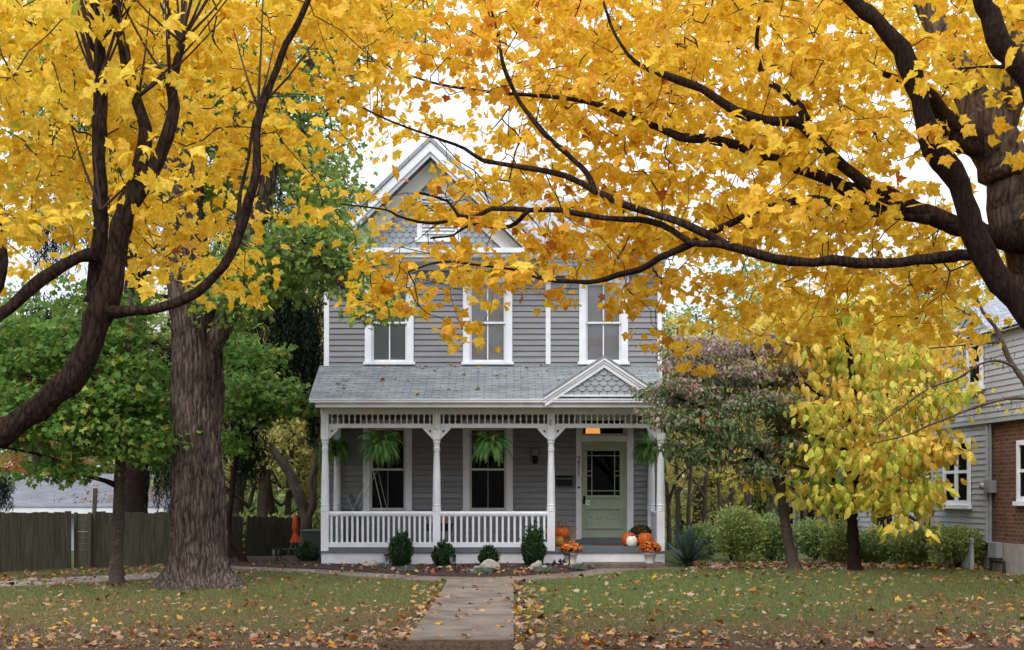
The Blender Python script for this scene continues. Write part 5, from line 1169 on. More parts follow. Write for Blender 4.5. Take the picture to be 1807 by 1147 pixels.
TL.foliage(Cs, D, 13, .21, .3, (.06,.11), MAPLE, 'maple_yellow', lambda P, r: .5+.17*sstep((-1.9-P[:,0])/1.5)+.16*clumpnoise(P,.8,4)+r.normal(0,.15,len(P)))
print('L sprays', len(Cs))
# near right maple: two trunks leave the frame to the right
root = empty('maple_tree', Vector((4.6, 10.8, gz(4.6,10.8))), 'huge golden maple spreading its dark limbs from the right over the house', 'tree')
TR = Tree(root, 202); TR.k = .93; b = root.location.copy(); RY = 10.6
TR.limb('trunk', [(b+V3(0,0,-.3),.5),(b+V3(-.05,0,.8),.36),(1930,700,RY,68),(1868,560,RY,62),(1825,440,RY,58),(1795,370,RY,49),(1770,300,RY,46),(1748,235,RY,46),(1738,200,RY,40)], 'bark_grey', 28, .05, .06)
TR.limb('branch', [(1740,225,RY,40),(1715,165,RY+.1,30),(1680,90,RY+.2,24),(1640,20,RY+.3,20),(1610,-60,RY+.3,18),(1590,-160,RY+.3,15)], 'bark_grey', 14, .08, .08)
TR.limb('branch', [(1752,225,RY,38),(1780,165,RY,30),(1800,90,RY,26),(1812,0,RY,24),(1815,-150,RY,20)], 'bark_grey', 14, .08, .08)
TR.limb('branch', [(1740,250,RY,26),(1700,240,RY-.2,21),(1664,205,RY-.5,17),(1645,170,RY-.7,12),(1610,150,RY-.9,8),(1560,130,RY-1,5)], 'bark_maple', 12, .1, .08)
TR.limb('branch', [(1725,260,RY-.1,20),(1685,250,RY-.3,18),(1672,225,RY-.4,12)], 'bark_maple', 12, .1, .08)
FY = 8.9
root2 = empty('maple_tree', Vector((4.75, 8.9, gz(4.75,8.9))), 'slender dark maple stem leaning up across the right edge in front of the big trunk', 'tree')
T2 = Tree(root2, 303); T2.k = .94; b2 = root2.location.copy()
T2.limb('trunk', [(b2+V3(0,0,-.3),.15),(b2+V3(-.1,0,.8),.12),(1960,720,FY,27),(1870,610,FY,26),(1807,545,FY,24),(1768,500,FY,22),(1738,455,FY,23),(1716,405,FY,24),(1700,350,FY,20),(1680,305,FY,23),(1650,262,FY,22),(1635,225,FY,17),(1622,170,FY,18),(1608,130,FY,20),(1588,88,FY,17),(1560,52,FY,15),(1530,22,FY,14),(1500,-4,FY,13),(1440,-80,FY,11),(1380,-160,FY,9)], 'bark_dark', 14, .12, .07)
T2.limb('branch', [(1716,405,FY,14),(1722,444,FY+.2,10),(1696,450,FY+.3,11),(1664,454,FY+.3,11),(1591,463,FY+.3,10),(1517,465,FY+.3,10),(1469,459,FY+.3,10),(1434,463,FY+.3,9),(1371,457,FY+.3,8.5),(1298,437,FY+.4,9),(1249,415,FY+.5,8),(1200,392,FY+.5,7.5),(1165,381,FY+.6,7),(1102,360,FY+.7,7),(1048,335,FY+.8,6.5),(997,310,FY+.9,6),(935,297,FY+1,5),(851,282,FY+1.1,4),(820,262,FY+1.2,3),(760,240,FY+1.2,2.5),(690,214,FY+1.3,2),(640,190,FY+1.3,1.5)], 'bark_maple', 10, .12, .07)
TR.limb('branch', [(1835,425,RY-.1,26),(1807,427,RY-.2,22),(1770,421,RY-.3,20),(1737,413,RY-.4,20),(1669,391,RY-.5,18),(1615,370,RY-.6,16),(1542,354,RY-.6,15),(1473,322,RY-.6,12),(1395,293,RY-.6,11),(1322,264,RY-.6,10),(1273,249,RY-.6,10),(1200,241,RY-.5,8),(1165,226,RY-.5,7),(1110,206,RY-.5,6),(1060,186,RY-.4,5),(990,172,RY-.4,4),(900,165,RY-.3,3),(830,158,RY-.3,3),(760,145,RY-.2,2.3),(690,120,RY-.2,1.6)], 'bark_maple', 12, .12, .07)
TR.limb('branch', [(1640,380,RY-.55,14),(1580,345,RY-.6,12),(1537,330,RY-.7,12),(1493,298,RY-.7,11),(1456,264,RY-.8,11),(1428,232,RY-.8,11),(1400,214,RY-.8,10),(1361,214,RY-.8,9),(1298,196,RY-.8,9),(1239,157,RY-.8,8),(1200,142,RY-.8,8),(1160,128,RY-.8,6),(1120,108,RY-.8,4),(1085,60,RY-.8,3),(1060,-10,RY-.8,2.5)], 'bark_maple', 11, .12, .07)
TR.limb('branch', [(1425,215,RY-.8,9),(1412,190,RY-.7,9),(1380,160,RY-.6,7),(1350,140,RY-.5,6),(1335,80,RY-.5,4),(1345,0,RY-.5,3)], 'bark_dark', 9, .12, .08)
TR.limb('branch', [(1640,385,RY-.6,12),(1560,374,RY-.6,11),(1493,371,RY-.7,10),(1459,353,RY-.7,7),(1415,352,RY-.7,8),(1346,366,RY-.8,8),(1298,391,RY-.8,7),(1249,412,RY-.9,6)], 'bark_maple', 10, .12, .07)
T2.limb('branch', [(1298,437,FY+.4,8),(1262,430,FY+.45,7),(1220,428,FY+.5,6.5),(1186,406,FY+.6,6),(1144,389,FY+.7,6),(1060,384,FY+.8,5.5),(989,371,FY+.9,5.5),(935,370,FY+1,5),(868,368,FY+1,4.5),(843,381,FY+1,4),(809,380,FY+1.1,4),(790,355,FY+1.1,2.5),(740,340,FY+1.1,2)], 'bark_maple', 9, .12, .07)
T2.limb('branch', [(935,370,FY+1,4.5),(926,378,FY+1,4.5),(910,394,FY+1.1,4.5),(885,402,FY+1.1,4),(830,396,FY+1.2,3.3),(800,415,FY+1.2,2),(760,420,FY+1.3,2)], 'bark_maple', 8, .12, .06)
T2.limb('branch', [(820,382,FY+1.1,3.3),(780,392,FY+1.1,3),(740,392,FY+1.1,3),(700,380,FY+1.1,2.4),(680,370,FY+1.2,2),(600,360,FY+1.2,1.5)], 'bark_maple', 8, .12, .07)
T2.limb('branch', [(1230,425,FY+.5,7),(1200,440,FY+.6,7),(1165,455,FY+.6,7),(1129,476,FY+.7,6),(1090,485,FY+.8,5),(1054,496,FY+.8,4.5),(1017,497,FY+.9,4),(961,493,FY+.9,3.3),(920,478,FY+1,2.6),(860,470,FY+1,2),(780,462,FY+1.1,2),(720,480,FY+1.1,1.5)], 'bark_dark', 9, .12, .07)
T2.limb('branch', [(1048,335,FY+.8,6),(1035,305,FY+.9,5.5),(1002,272,FY+1,5),(968,243,FY+1,5),(935,205,FY+1.1,4.5),(910,167,FY+1.2,4),(889,117,FY+1.2,4),(880,70,FY+1.3,3),(868,20,FY+1.3,2)], 'bark_maple', 8, .12, .07)
T2.limb('branch', [(1745,460,FY-.1,14),(1742,430,FY-.2,11),(1750,330,FY-.5,10)], 'bark_dark', 8, .12, .07) if False else None
T2.limb('branch', [(1716,400,FY,10),(1722,330,FY-.2,6),(1700,300,FY-.3,4)], 'bark_dark', 8, .12, .07) if False else None
GYR = 8.3
root3 = empty('maple_tree', Vector((5.4, 8.3, gz(5.4,8.3))), 'dark maple stem crossing only the top right corner', 'tree')
T3 = Tree(root3, 404); b3 = root3.location.copy()
T3.limb('trunk', [(b3+V3(0,0,-.3),.15),(b3+V3(0,0,1),.12),(2080,620,GYR,26),(1960,420,GYR,24),(1870,240,GYR,23),(1812,140,GYR,22),(1782,102,GYR,20),(1762,66,GYR,19),(1745,25,GYR,18),(1728,-15,GYR,17),(1690,-140,GYR,14)], 'bark_dark', 13, .12, .07)
T3.limb('branch', [(1790,115,GYR,5),(1765,118,GYR,3.5),(1730,118,GYR,2.5),(1690,122,GYR,2)], 'bark_dark', 7, .1, .06)
def YR(px, py, r):
    if py > 430 and px > 1050: return r.uniform(10.5, 15.5)
    if px > 1350: return 9.6+8*r.random()**1.4 if r.random() < .92 else r.uniform(8.3,9.6)
    return 9.4+7*r.random()
rg = TR.rng
Cs = np.concatenate([cells(GR, -100, -150, rg, YR, .7), cells(['555555444','666666554','777666554','777666554','777666554','777666554','666665544','666665543','556655443','345554432','223444322','122333211'], 1800, -150, rg, YR, .6)])
def keepgable(C_, r):      # the boughs part in front of the gable's shingle band
    px = CX+C_[:,0]*F/C_[:,1]; py = HY-(C_[:,2]-EYE)*F/C_[:,1]
    q = ((px > 610) & (px < 745) & (py > 375) & (py < 465)) | ((px > 790) & (px < 940) & (py > 392) & (py < 460)) | ((px > 570) & (px < 720) & (py > 190) & (py < 350)) | ((px > 1690) & (px < 1830) & (py > 190) & (py < 430))
    return C_[~q | (r.random(len(C_)) < .12)]
Cs = keepgable(Cs, rg)
# each spray belongs to whichever tree's wood is nearest
def near(C_, T_):
    P = np.array(T_.pos); return np.array([np.min(np.sum((P-c)**2, 1)) for c in C_])
dR, d2, d3 = near(Cs, TR), near(Cs, T2), near(Cs, T3)
which = np.argmin(np.stack([dR*.9, d2, d3*1.5]), 0)
hR = lambda P, r: .5+.16*clumpnoise(P,.75,12)+r.normal(0,.15,len(P))+.12*sstep((P[:,0]-.5)/3)-.1
for k, (Tt, mt_) in enumerate(((TR,'maple_yellow'),(T2,'maple_gold'),(T3,'maple_yellow'))):
    c_ = Cs[which == k]; print('sprays', k, len(c_)); D = Tt.grow(c_, .14, .04)
    Tt.foliage(c_, D, 13, .21, .3, (.06,.115), MAPLE, mt_, hR)
# the hero leaf hanging by the trunk
# ---- big oak, mid left
ox, oY = at(348,0,24.2).x, 24.2; root = empty('oak_tree', (ox,oY,gz(ox,oY)), 'broad grey furrowed trunk with flared roots standing on the left lawn', 'tree'); TO = Tree(root, 11); b = root.location.copy(); rr = TO.pr
k_ = oY/F
path = [(348,1037,.92),(349,1020,.72),(350,1000,.55),(351,960,.48),(350,900,.43),(348,800,.415),(348,700,.405),(347,620,.40),(340,540,.385),(333,470,.34),(328,400,.33),(325,300,.30),(322,180,.26),(318,60,.22),(312,-60,.18)]
P, R = smoothpath([(at(px,py,oY), r*(.9 if py > 1010 else 1)) for px,py,r in path], .07); n = 96; vs = []
ph = [rr.uniform(0,6.28) for _ in range(6)]
for i, (p, r) in enumerate(zip(P, R)):
    hgt = p[2]-b.z; fl = max(0, 1-hgt/.75)**1.7
    for j in range(n):
        a = 6.2832*j/n; root_ = fl*(.30*max(0,math.sin(a*3+ph[0]))**1.2+.22*max(0,math.sin(a*5+ph[1]))-.12)
        bark = .022*math.sin(a*34+1.4*math.sin(hgt*2.1+a*3))+.014*math.sin(a*55+2.2*math.sin(hgt*3.3)+ph[2])+.012*rr.uniform(-1,1)+.03*math.sin(hgt*3.1+2*a+ph[3])
        q = r*(1+root_)+bark*min(1, r/.4); vs.append((p[0]+q*math.cos(a), p[1]+q*math.sin(a)*.9, p[2]-.05))
mb = MB(); mb.add(vs, [(i*n+j,i*n+(j+1)%n,(i+1)*n+(j+1)%n,(i+1)*n+j) for i in range(len(P)-1) for j in range(n)], True); mb.build('trunk','bark_oak',root)
for p, r in zip(P[30:], R[30:]): TO.pos.append(p); TO.par.append(-1); TO.limbrad.append(r)
TO.limb('branch', [(352,640,oY,18),(378,605,oY-.15,20),(392,575,oY-.1,18),(408,540,oY,17),(425,490,oY,16),(448,420,oY,19),(462,360,oY,18),(474,300,oY,17),(484,230,oY,15),(520,150,oY,12),(580,60,oY+.3,11),(640,25,oY+.5,9),(700,-10,oY+.6,6)], 'bark_oak', 18, .1, .15)
TO.limb('branch', [(474,300,oY,12),(500,260,oY+.5,7),(560,215,oY+1,5),(620,160,oY+1,4)], 'bark_oak', 9, .1, .15)
TO.limb('branch', [(326,330,oY,13),(290,300,oY-.3,10),(230,250,oY-.5,8),(150,200,oY-.5,6)], 'bark_oak', 9, .1, .15)
TO.limb('branch', [(440,450,oY,7),(500,440,oY-.6,5),(560,455,oY-.8,4),(620,520,oY-.8,3),(700,540,oY-.8,2.2)], 'bark_oak', 8, .1, .15)
TO.limb('branch', [(340,480,oY,10),(300,440,oY,7),(250,430,oY+.5,5)], 'bark_oak', 8, .1, .15)
L = [(405,520,23.4,46,50,34,.7),(555,330,24.5,80,105,64,2.0),(480,200,25,130,120,170,2.4),(300,140,25,170,120,200,2.4),(470,470,24,100,60,70,1.4),(560,430,23.6,66,56,38,1.0),(660,540,23.4,60,26,13,.5),(610,480,23.6,44,44,18,.8),(600,60,25,120,70,60,2),(120,150,25,130,120,120,2),(330,330,26,110,70,60,1.5),(700,20,25,100,50,26,1.5),(160,300,25.5,120,90,80,2)]
Cs = lumps(TO.rng, L); D = TO.grow(Cs, .12, .05, maxr=.03, base=.004)
TO.foliage(Cs, D, 24, .42, .5, (.075,.125), MAPLE_LOW, 'oak_leaf', lambda P, r: .58+.22*clumpnoise(P,.6,9)+r.normal(0,.16,len(P))-.3*sstep((P[:,2]-8.5)/2.5), up=.4)
# ---- green maple with the thin trunk
sx_, sY = at(206,0,24.6).x, 24.6; root = empty('green_maple_tree', (sx_,sY,gz(sx_,sY)), 'young green maple on a slim smooth trunk left of the broad grey trunk', 'tree'); TG = Tree(root, 21); b = root.location.copy()
TG.limb('trunk', [(b+V3(0,0,-.05),.15),(b+V3(0,0,.15),.12),(207,960,sY,10.5),(209,900,sY,10),(211,840,sY,9),(216,760,sY,8),(222,680,sY,7),(228,600,sY,6),(232,520,sY,5)], 'bark_smooth', 14, .04, .1)
TG.limb('branch', [(208,858,sY,6),(185,848,sY-.1,4.5),(150,838,sY-.2,4),(115,818,sY-.4,3.5),(60,800,sY-.6,2.5),(10,790,sY-.8,2)], 'bark_dark', 8, .1, .1)
TG.limb('branch', [(212,800,sY,4),(250,770,sY-.4,3),(290,760,sY-.6,2)], 'bark_dark', 8, .1, .1)
TG.limb('branch', [(218,740,sY,4),(160,700,sY-.4,3),(100,680,sY-.7,2),(40,660,sY-.9,2)], 'bark_dark', 8, .1, .1)
L = [(120,740,24,130,62,100,1.5),(20,720,24,90,80,80,1.5),(210,660,24.3,90,90,100,1.4),(100,620,24.6,130,70,100,1.5),(250,770,24.2,70,60,50,1.2),(100,830,23.8,55,28,20,.6),(160,560,25,120,70,60,1.4),(20,600,25,80,70,50,1.5),(-60,700,24,60,90,40,1.5),(285,720,25.5,50,90,40,.8)]
Cs = lumps(TG.rng, L); D = TG.grow(Cs, .12, .04, maxr=.02, base=.003)
TG.foliage(Cs, D, 21, .36, .3, (.075,.13), MAPLE_LOW, 'green_maple', lambda P, r: .5+.2*clumpnoise(P,.9,5)+r.normal(0,.16,len(P)), up=.6)
# second green maple, crown between the grey trunk and the house
mx_, mY = at(436,0,30.5).x, 30.5; root = empty('green_maple_tree', (mx_,mY,gz(mx_,mY)), 'green maple with reddish tips between the broad trunk and the porch', 'tree'); TM = Tree(root, 22); b = root.location.copy()
TM.limb('trunk', [(b+V3(0,0,-.05),.09),(405,940,mY,5),(408,880,mY,5),(418,800,mY,4),(430,700,mY,4),(445,620,mY,3)], 'bark_dark', 10, .04, .1)
TM.limb('branch', [(420,780,mY,3),(470,740,mY-.5,2),(540,715,mY-1,2)], 'bark_dark', 8, .1, .1)
L = [(440,700,30,66,62,70,1.0),(500,700,29.6,56,32,24,.8),(450,620,30.5,50,40,36,.8),(412,780,30,34,34,18,.8),(400,600,31,40,60,30,.8),(530,725,29.6,26,20,12,.5)]
Cs = lumps(TM.rng, L); D = TM.grow(Cs, .12, .04, maxr=.02, base=.003)
TM.foliage(Cs, D, 17, .32, .35, (.09,.14), MAPLE_LOW, 'green_maple', lambda P, r: .55+.24*clumpnoise(P,1.1,6)+r.normal(0,.16,len(P)), up=.6)
# ---- spruce behind
px_, pY = at(238,0,32.5).x, 32.5; root = empty('spruce_tree', (px_,pY,gz(px_,pY)), 'old dark spruce with hanging curtains of needles behind the slim green maple', 'tree'); TS = Tree(root, 31); b = root.location.copy()
TS.limb('trunk', [(b+V3(0,0,-.1),.62),(b+V3(0,0,.25),.42),(238,930,pY,27),(238,850,pY,24),(239,700,pY,21),(240,500,pY,18),(240,200,pY,14),(240,-100,pY,10),(240,-400,pY,4)], 'bark_dark', 18, .1, .15)
rs = TS.rng; NV = []; P_=[]; T_=[]; N_=[]; S_=[]
def curtain(px, py, Y, wpx, hpx, n):
    c = at(px,py,Y); w_ = wpx*Y/F; h_ = hpx*Y/F; n = int(n*2.6)
    for i in range(n):
        x = c.x+rs.normal(0,.4)*w_; y = c.y+rs.normal(0,.3)*w_*.5; top = c.z+rs.uniform(-.15,.25)*h_; L_ = h_*rs.uniform(.35,1.0)
        m = max(5, int(L_/.032))
        for j in range(m):
            z = top-L_*j/m; P_.append((x+.03*math.sin(j*.5+i), y+rs.normal(0,.012), z)); T_.append((rs.normal(0,.5), rs.normal(0,.5), -.85)); N_.append(rs.normal(0,1,3)); S_.append(rs.uniform(.08,.16))
BR = [(530,560,31.5),(470,520,31.5),(560,640,31.4),(440,740,31.4),(60,560,32),(0,600,31.5),(350,420,31.5),(520,400,31.6),(420,330,31.8),(560,300,31.8),(70,400,32),(120,260,32),(400,180,32),(340,640,32.5),(150,620,33),(330,820,32),(470,650,31.6),(610,360,31.5)]
for (x, y, Y) in BR:
    x0 = 240; n0 = (x0, y-40+abs(x-x0)*.0, pY, 4.5); TS.limb('branch', [n0, ((x0+x)/2, y-30, (pY+Y)/2, 3.2), (x, y-14, Y, 1.8)], 'bark_dark', 6, .1, .2)
    for t in (.35,.55,.7,.82,.92,1.0):
        xx_ = x0+(x-x0)*t; curtain(xx_, y-20, pY+(Y-pY)*t, 26, 90+30*t, 9 if t > .5 else 6)
for (x, y, Y, w_, h_, n) in ((540,560,31.4,50,170,50),(500,500,31.4,60,160,60),(440,770,31.3,36,90,44),(470,640,31.6,50,120,36),(6,840,30.8,16,70,16),(330,850,31.6,10,60,6),(556,690,31.4,20,110,16),(575,440,31.4,50,120,30),(30,620,31.6,60,140,36)): curtain(x, y, Y, w_, h_, n)
S_ = np.array(S_); leaves('foliage', np.array(P_), np.array(T_), np.array(N_), S_, RHOMB*[.42,1], 'spruce_needle', root, rs.random(len(S_)), rs, .3)
# ---- dogwood
dx_, dY = at(1400,0,27.6).x, 27.6; root = empty('dogwood_tree', (dx_,dY,gz(dx_,dY)), 'purple and green dogwood in front of the right porch corner', 'tree'); TD = Tree(root, 41); b = root.location.copy()
TD.limb('trunk', [(b+V3(.03,0,-.05),.17),(b+V3(0,0,.12),.12),(1393,965,dY,9.5),(1386,920,dY,9),(1380,872,dY,9),(1372,845,dY,9)], 'bark_smooth', 12, .05, .07)
TD.limb('branch', [(1373,850,dY,10),(1362,825,dY,7),(1345,815,dY-.1,5),(1320,812,dY-.3,4),(1290,818,dY-.5,2.5)], 'bark_dark', 8, .1, .07)
TD.limb('branch', [(1362,828,dY,6),(1340,800,dY-.1,6),(1322,785,dY-.2,5),(1290,750,dY-.5,4),(1240,720,dY-.8,3),(1190,700,dY-1.2,2)], 'bark_dark', 8, .1, .07)
TD.limb('branch', [(1376,850,dY,8),(1384,815,dY,7),(1382,790,dY,6),(1372,740,dY,5),(1350,700,dY-.1,5),(1340,660,dY-.1,4),(1325,620,dY-.1,3)], 'bark_dark', 8, .1, .07)
TD.limb('branch', [(1382,790,dY,5),(1400,740,dY+.2,4),(1410,690,dY+.3,3)], 'bark_dark', 8, .1, .07)
TD.limb('branch', [(1345,700,dY,4),(1300,670,dY-.2,3),(1250,640,dY-.4,2.2),(1210,610,dY-.5,2)], 'bark_dark', 8, .1, .07)
L = [(1240,612,27.2,72,20,34,.8),(1345,610,27.4,70,24,36,.9),(1290,655,27.2,85,22,46,1.0),(1200,690,26.8,70,22,44,.9),(1380,660,27.5,50,24,28,.8),(1330,710,27,80,24,50,1.0),(1245,740,26.6,70,20,40,.9),(1400,740,27.6,42,36,36,.8),(1175,735,26.5,36,20,20,.6),(1300,770,26.8,60,18,32,.8),(1390,790,27.4,50,24,32,.8),(1330,825,27,30,12,8,.5),(1195,775,26.4,24,24,8,.4),(1230,800,26.6,30,14,5,.4),(1265,690,27.6,60,30,26,.8),(1200,640,27,44,26,18,.7),(1340,830,27.2,40,18,12,.6),(1255,800,26.8,50,22,14,.6),(1420,700,27.6,36,60,26,.7)]
Cs = lumps(TD.rng, L); D = TD.grow(Cs, .12, .03, maxr=.015, base=.0025)
def hdog(P, r):
    h = .44+.28*clumpnoise(P,1.2,7)+.3*sstep((P[:,2]-2.8)/2.0)+r.normal(0,.14,len(P)); red = r.random(len(P)) < .012; h = np.clip(h,0,.93); h[red] = 1; return h
TD.foliage(Cs, D, 32, .27, .3, (.075,.12), OVAL, 'dogwood_leaf', hdog, droop=.9, up=.3, curl=.8)
# ---- pawpaw
wx_, wY = at(1508,0,27.2).x, 27.2; root = empty('pawpaw_tree', (wx_,wY,gz(wx_,wY)), 'tree with large drooping yellow and lime leaves left of the neighbouring house', 'tree'); TW = Tree(root, 51); b = root.location.copy()
TW.limb('trunk', [(b+V3(0,0,-.05),.16),(b+V3(0,0,.15),.125),(1506,960,wY,11),(1503,900,wY,9.5),(1500,830,wY,8),(1503,750,wY,7),(1506,680,wY,6),(1495,600,wY,5),(1480,540,wY,4)], 'bark_dark', 12, .05, .07)
for q in ([(1502,860,wY,5),(1540,820,wY-.3,4),(1600,800,wY-.6,2.5),(1660,790,wY-.7,2)],[(1502,870,wY,4),(1460,840,wY-.3,3),(1400,820,wY-.5,2)],[(1503,760,wY,5),(1560,700,wY-.2,3.5),(1640,690,wY-.4,2.5)],[(1504,740,wY,4),(1450,700,wY,3),(1400,660,wY-.2,2)],[(1500,650,wY,4),(1560,590,wY,3),(1620,560,wY,2)],[(1503,800,wY,4),(1440,770,wY-.3,3),(1380,740,wY-.3,2)]): TW.limb('branch', q, 'bark_dark', 7, .1, .08)
L = [(1500,870,26.8,90,32,46,1.0),(1600,868,26.4,54,34,30,.9),(1640,785,26.5,48,36,32,.9),(1570,800,26.6,70,44,50,1.2),(1450,800,27,60,40,34,1.0),(1500,720,27,110,50,70,1.4),(1640,700,26.6,66,44,44,1.0),(1420,640,27.4,70,60,50,1.2),(1530,620,27.4,100,60,74,1.4),(1390,560,27.4,60,34,30,1.0),(1330,835,28.6,44,22,14,.6),(1480,550,27.4,90,30,40,1.2),(1640,620,26.8,50,40,24,.9),(1380,850,28.4,30,18,7,.5),(1600,920,26,50,12,7,.6)]
L = [(a,b_,c,d*1.1,e*1.08,int(n_*.84),q) for a,b_,c,d,e,n_,q in L]; Cs = lumps(TW.rng, L); D = TW.grow(Cs, .12, .03, maxr=.015, base=.003)
TW.foliage(Cs, D, 11, .36, .5, (.14,.26), OVAL*[1.15,1], 'pawpaw_leaf', lambda P, r: .62+.26*clumpnoise(P,1.3,8)+r.normal(0,.17,len(P))+.14*sstep((P[:,0]-7.2)/2), droop=2.0, up=.3, curl=1.0, face=.9)
# ---- podded tree leaning in from the right
qY = 22.0; qx_ = at(1900,0,qY).x; root = empty('redbud_tree', (qx_,qY,gz(qx_,qY)), 'nearly bare branches with brown hanging pods reaching in from the right edge', 'tree'); TQ = Tree(root, 61); TQ.k = .7; b = root.location.copy()
TQ.limb('trunk', [(b+V3(0,0,-.1),.16),(1890,850,qY,16),(1850,740,qY,12),(1807,672,qY,8),(1785,640,qY,7),(1768,604,qY,6),(1755,575,qY,5),(1735,550,qY,4),(1720,520,qY,3)], 'bark_smooth', 10, .1, .1)
TQ.limb('branch', [(1865,770,qY,6),(1830,712,qY-.1,4),(1785,703,qY-.2,4),(1725,717,qY-.3,3.6),(1680,735,qY-.4,3),(1640,750,qY-.5,2.6),(1600,768,qY-.5,2),(1540,782,qY-.6,1.6)], 'bark_smooth', 8, .1, .1)
TQ.limb('branch', [(1790,648,qY,4),(1765,637,qY-.1,3.6),(1730,642,qY-.2,3),(1690,668,qY-.3,2.6),(1640,685,qY-.3,2.2),(1590,720,qY-.4,1.8),(1550,750,qY-.4,1.4)], 'bark_smooth', 8, .1, .1)
TQ.limb('branch', [(1768,604,qY,4),(1735,605,qY,3),(1690,610,qY,2.2),(1640,615,qY,2)], 'bark_smooth', 8, .1, .1)
Cs = lumps(TQ.rng, [(1700,640,22,90,40,40,.6),(1620,690,21.8,90,60,50,.6),(1740,600,22,50,40,26,.5),(1560,730,21.6,50,40,24,.5),(1760,720,21.9,40,30,12,.4)]); D = TQ.grow(Cs, .12, .03, maxr=.006, base=.0016)
rq = TQ.rng; n = 420; P = Cs[rq.integers(0,len(Cs),n)]+rq.normal(0,1,(n,3))*[.12,.1,.05]; tip = rq.normal(0,.25,(n,3)); tip[:,2] = -1
leaves('pods', P, tip, rq.normal(0,1,(n,3)), rq.uniform(.06,.1,n), RHOMB*[.35,1], 'mum_dark', root, rq.random(n), rq)['kind'] = 'stuff'
n = 70; P = Cs[rq.integers(0,len(Cs),n)]+rq.normal(0,1,(n,3))*.12; leaves('foliage', P, rq.normal(0,1,(n,3))-[0,0,.6], rq.normal(0,1,(n,3)), rq.uniform(.06,.1,n), OVAL*[1.6,1], 'pawpaw_leaf', root, rq.uniform(.3,.7,n), rq)
# ================================================================ BACKGROUND TREES: a few kinds, then copies
def bgtree(name, label, cat, loc, H, W, matl, seed, n=9000, size=(.14,.26), stems=1, low=.25, bark='bark_smooth', group=None, dens=1.0, hf=None, tk=1.0):
    r_ = np.random.default_rng(seed); root = empty(name, loc, label, cat, group); T = Tree(root, seed); b = Vector(loc)
    for s_ in range(stems):
        a = s_*2.4; o = V3(math.cos(a)*.3*(stems > 1), math.sin(a)*.3*(stems > 1), 0); lean = V3(math.cos(a),math.sin(a),0)*W*.25*(stems > 1)
        T.limb('trunk', [(b+o+V3(0,0,-.3), tk*.022*H), (b+o+lean*.2+V3(0,0,H*.25), tk*.017*H), (b+o+lean*.6+V3(r_.normal(0,.2),0,H*.55), tk*.012*H), (b+o+lean+V3(0,0,H*.9), .004*H)], bark, 9, .1, .4)
    for k in range(7):
        a = r_.uniform(0,6.28); z = H*r_.uniform(low,.75); T.limb('branch', [(b+V3(0,0,z*.9), .008*H), (b+V3(math.cos(a)*W*.3,math.sin(a)*W*.3,z+H*.06), .005*H), (b+V3(math.cos(a)*W*.7,math.sin(a)*W*.7,z+H*.1), .002*H)], bark, 6, .1, .4)
    ns = n//45; L = []
    for k in range(14):
        a = r_.uniform(0,6.28); rad = W*r_.uniform(.25,.7); z = H*r_.uniform(low+.12,.92); f = 1-.6*max(0,(z/H-.55)/.45)
        u = unit(r_.normal(0,1,(ns//14+1,3)))*(r_.random((ns//14+1,1))**.4); L.append(np.array([b.x+math.cos(a)*rad*f, b.y+math.sin(a)*rad*f, b.z+z])+u*np.array([W*.42,W*.42,H*.09]))
    Cs = np.concatenate(L); D = T.grow(Cs, .1, .04, maxr=.05, base=.006, sides=3); T.foliage(Cs, D, 45, W*.14, .6, size, RHOMB*[1.5,1], matl, hf or (lambda P, r: .5+.24*clumpnoise(P,.5,seed)+r.normal(0,.15,len(P))), up=.4); return root
protos = {}
def put(kind, px, Y, base_z, scale, rot, label, group):
    x = (px-CX)*Y/F
    src = protos[kind]; 
    if not src.get('used'): o = src; src['used'] = 1
    else: o = copy_tree(src)
    if 'used' in o.keys() and o is not src: del o['used']
    o.location = (x, Y, gz(x, Y) if base_z is None else base_z); o.scale = (scale,)*3; o.rotation_euler = (0,0,rot); o['label'] = label; o['group'] = group; return o
protos['yg'] = bgtree('autumn_tree','x','tree',(0,50,0),9,3.6,'bg_yellowgreen',71,9000,(.12,.22),2,.12)
protos['gr'] = bgtree('green_tree','x','tree',(0,50,0),12,4.4,'bg_green',72,10000,(.14,.24),1,.2)
protos['ye'] = bgtree('yellow_tree','x','tree',(0,50,0),12,4.2,'maple_gold',73,9000,(.14,.22),1,.25)
protos['re'] = bgtree('red_tree','x','tree',(0,50,0),8,2.6,'redtree_leaf',74,6000,(.1,.2),1,.25)
protos['br'] = bgtree('bare_tree','x','tree',(0,50,0),9,1.8,'bg_yellowgreen',75,1500,(.1,.17),1,.3,'bark_smooth',tk=.5)
G = 'trees beyond the houses'
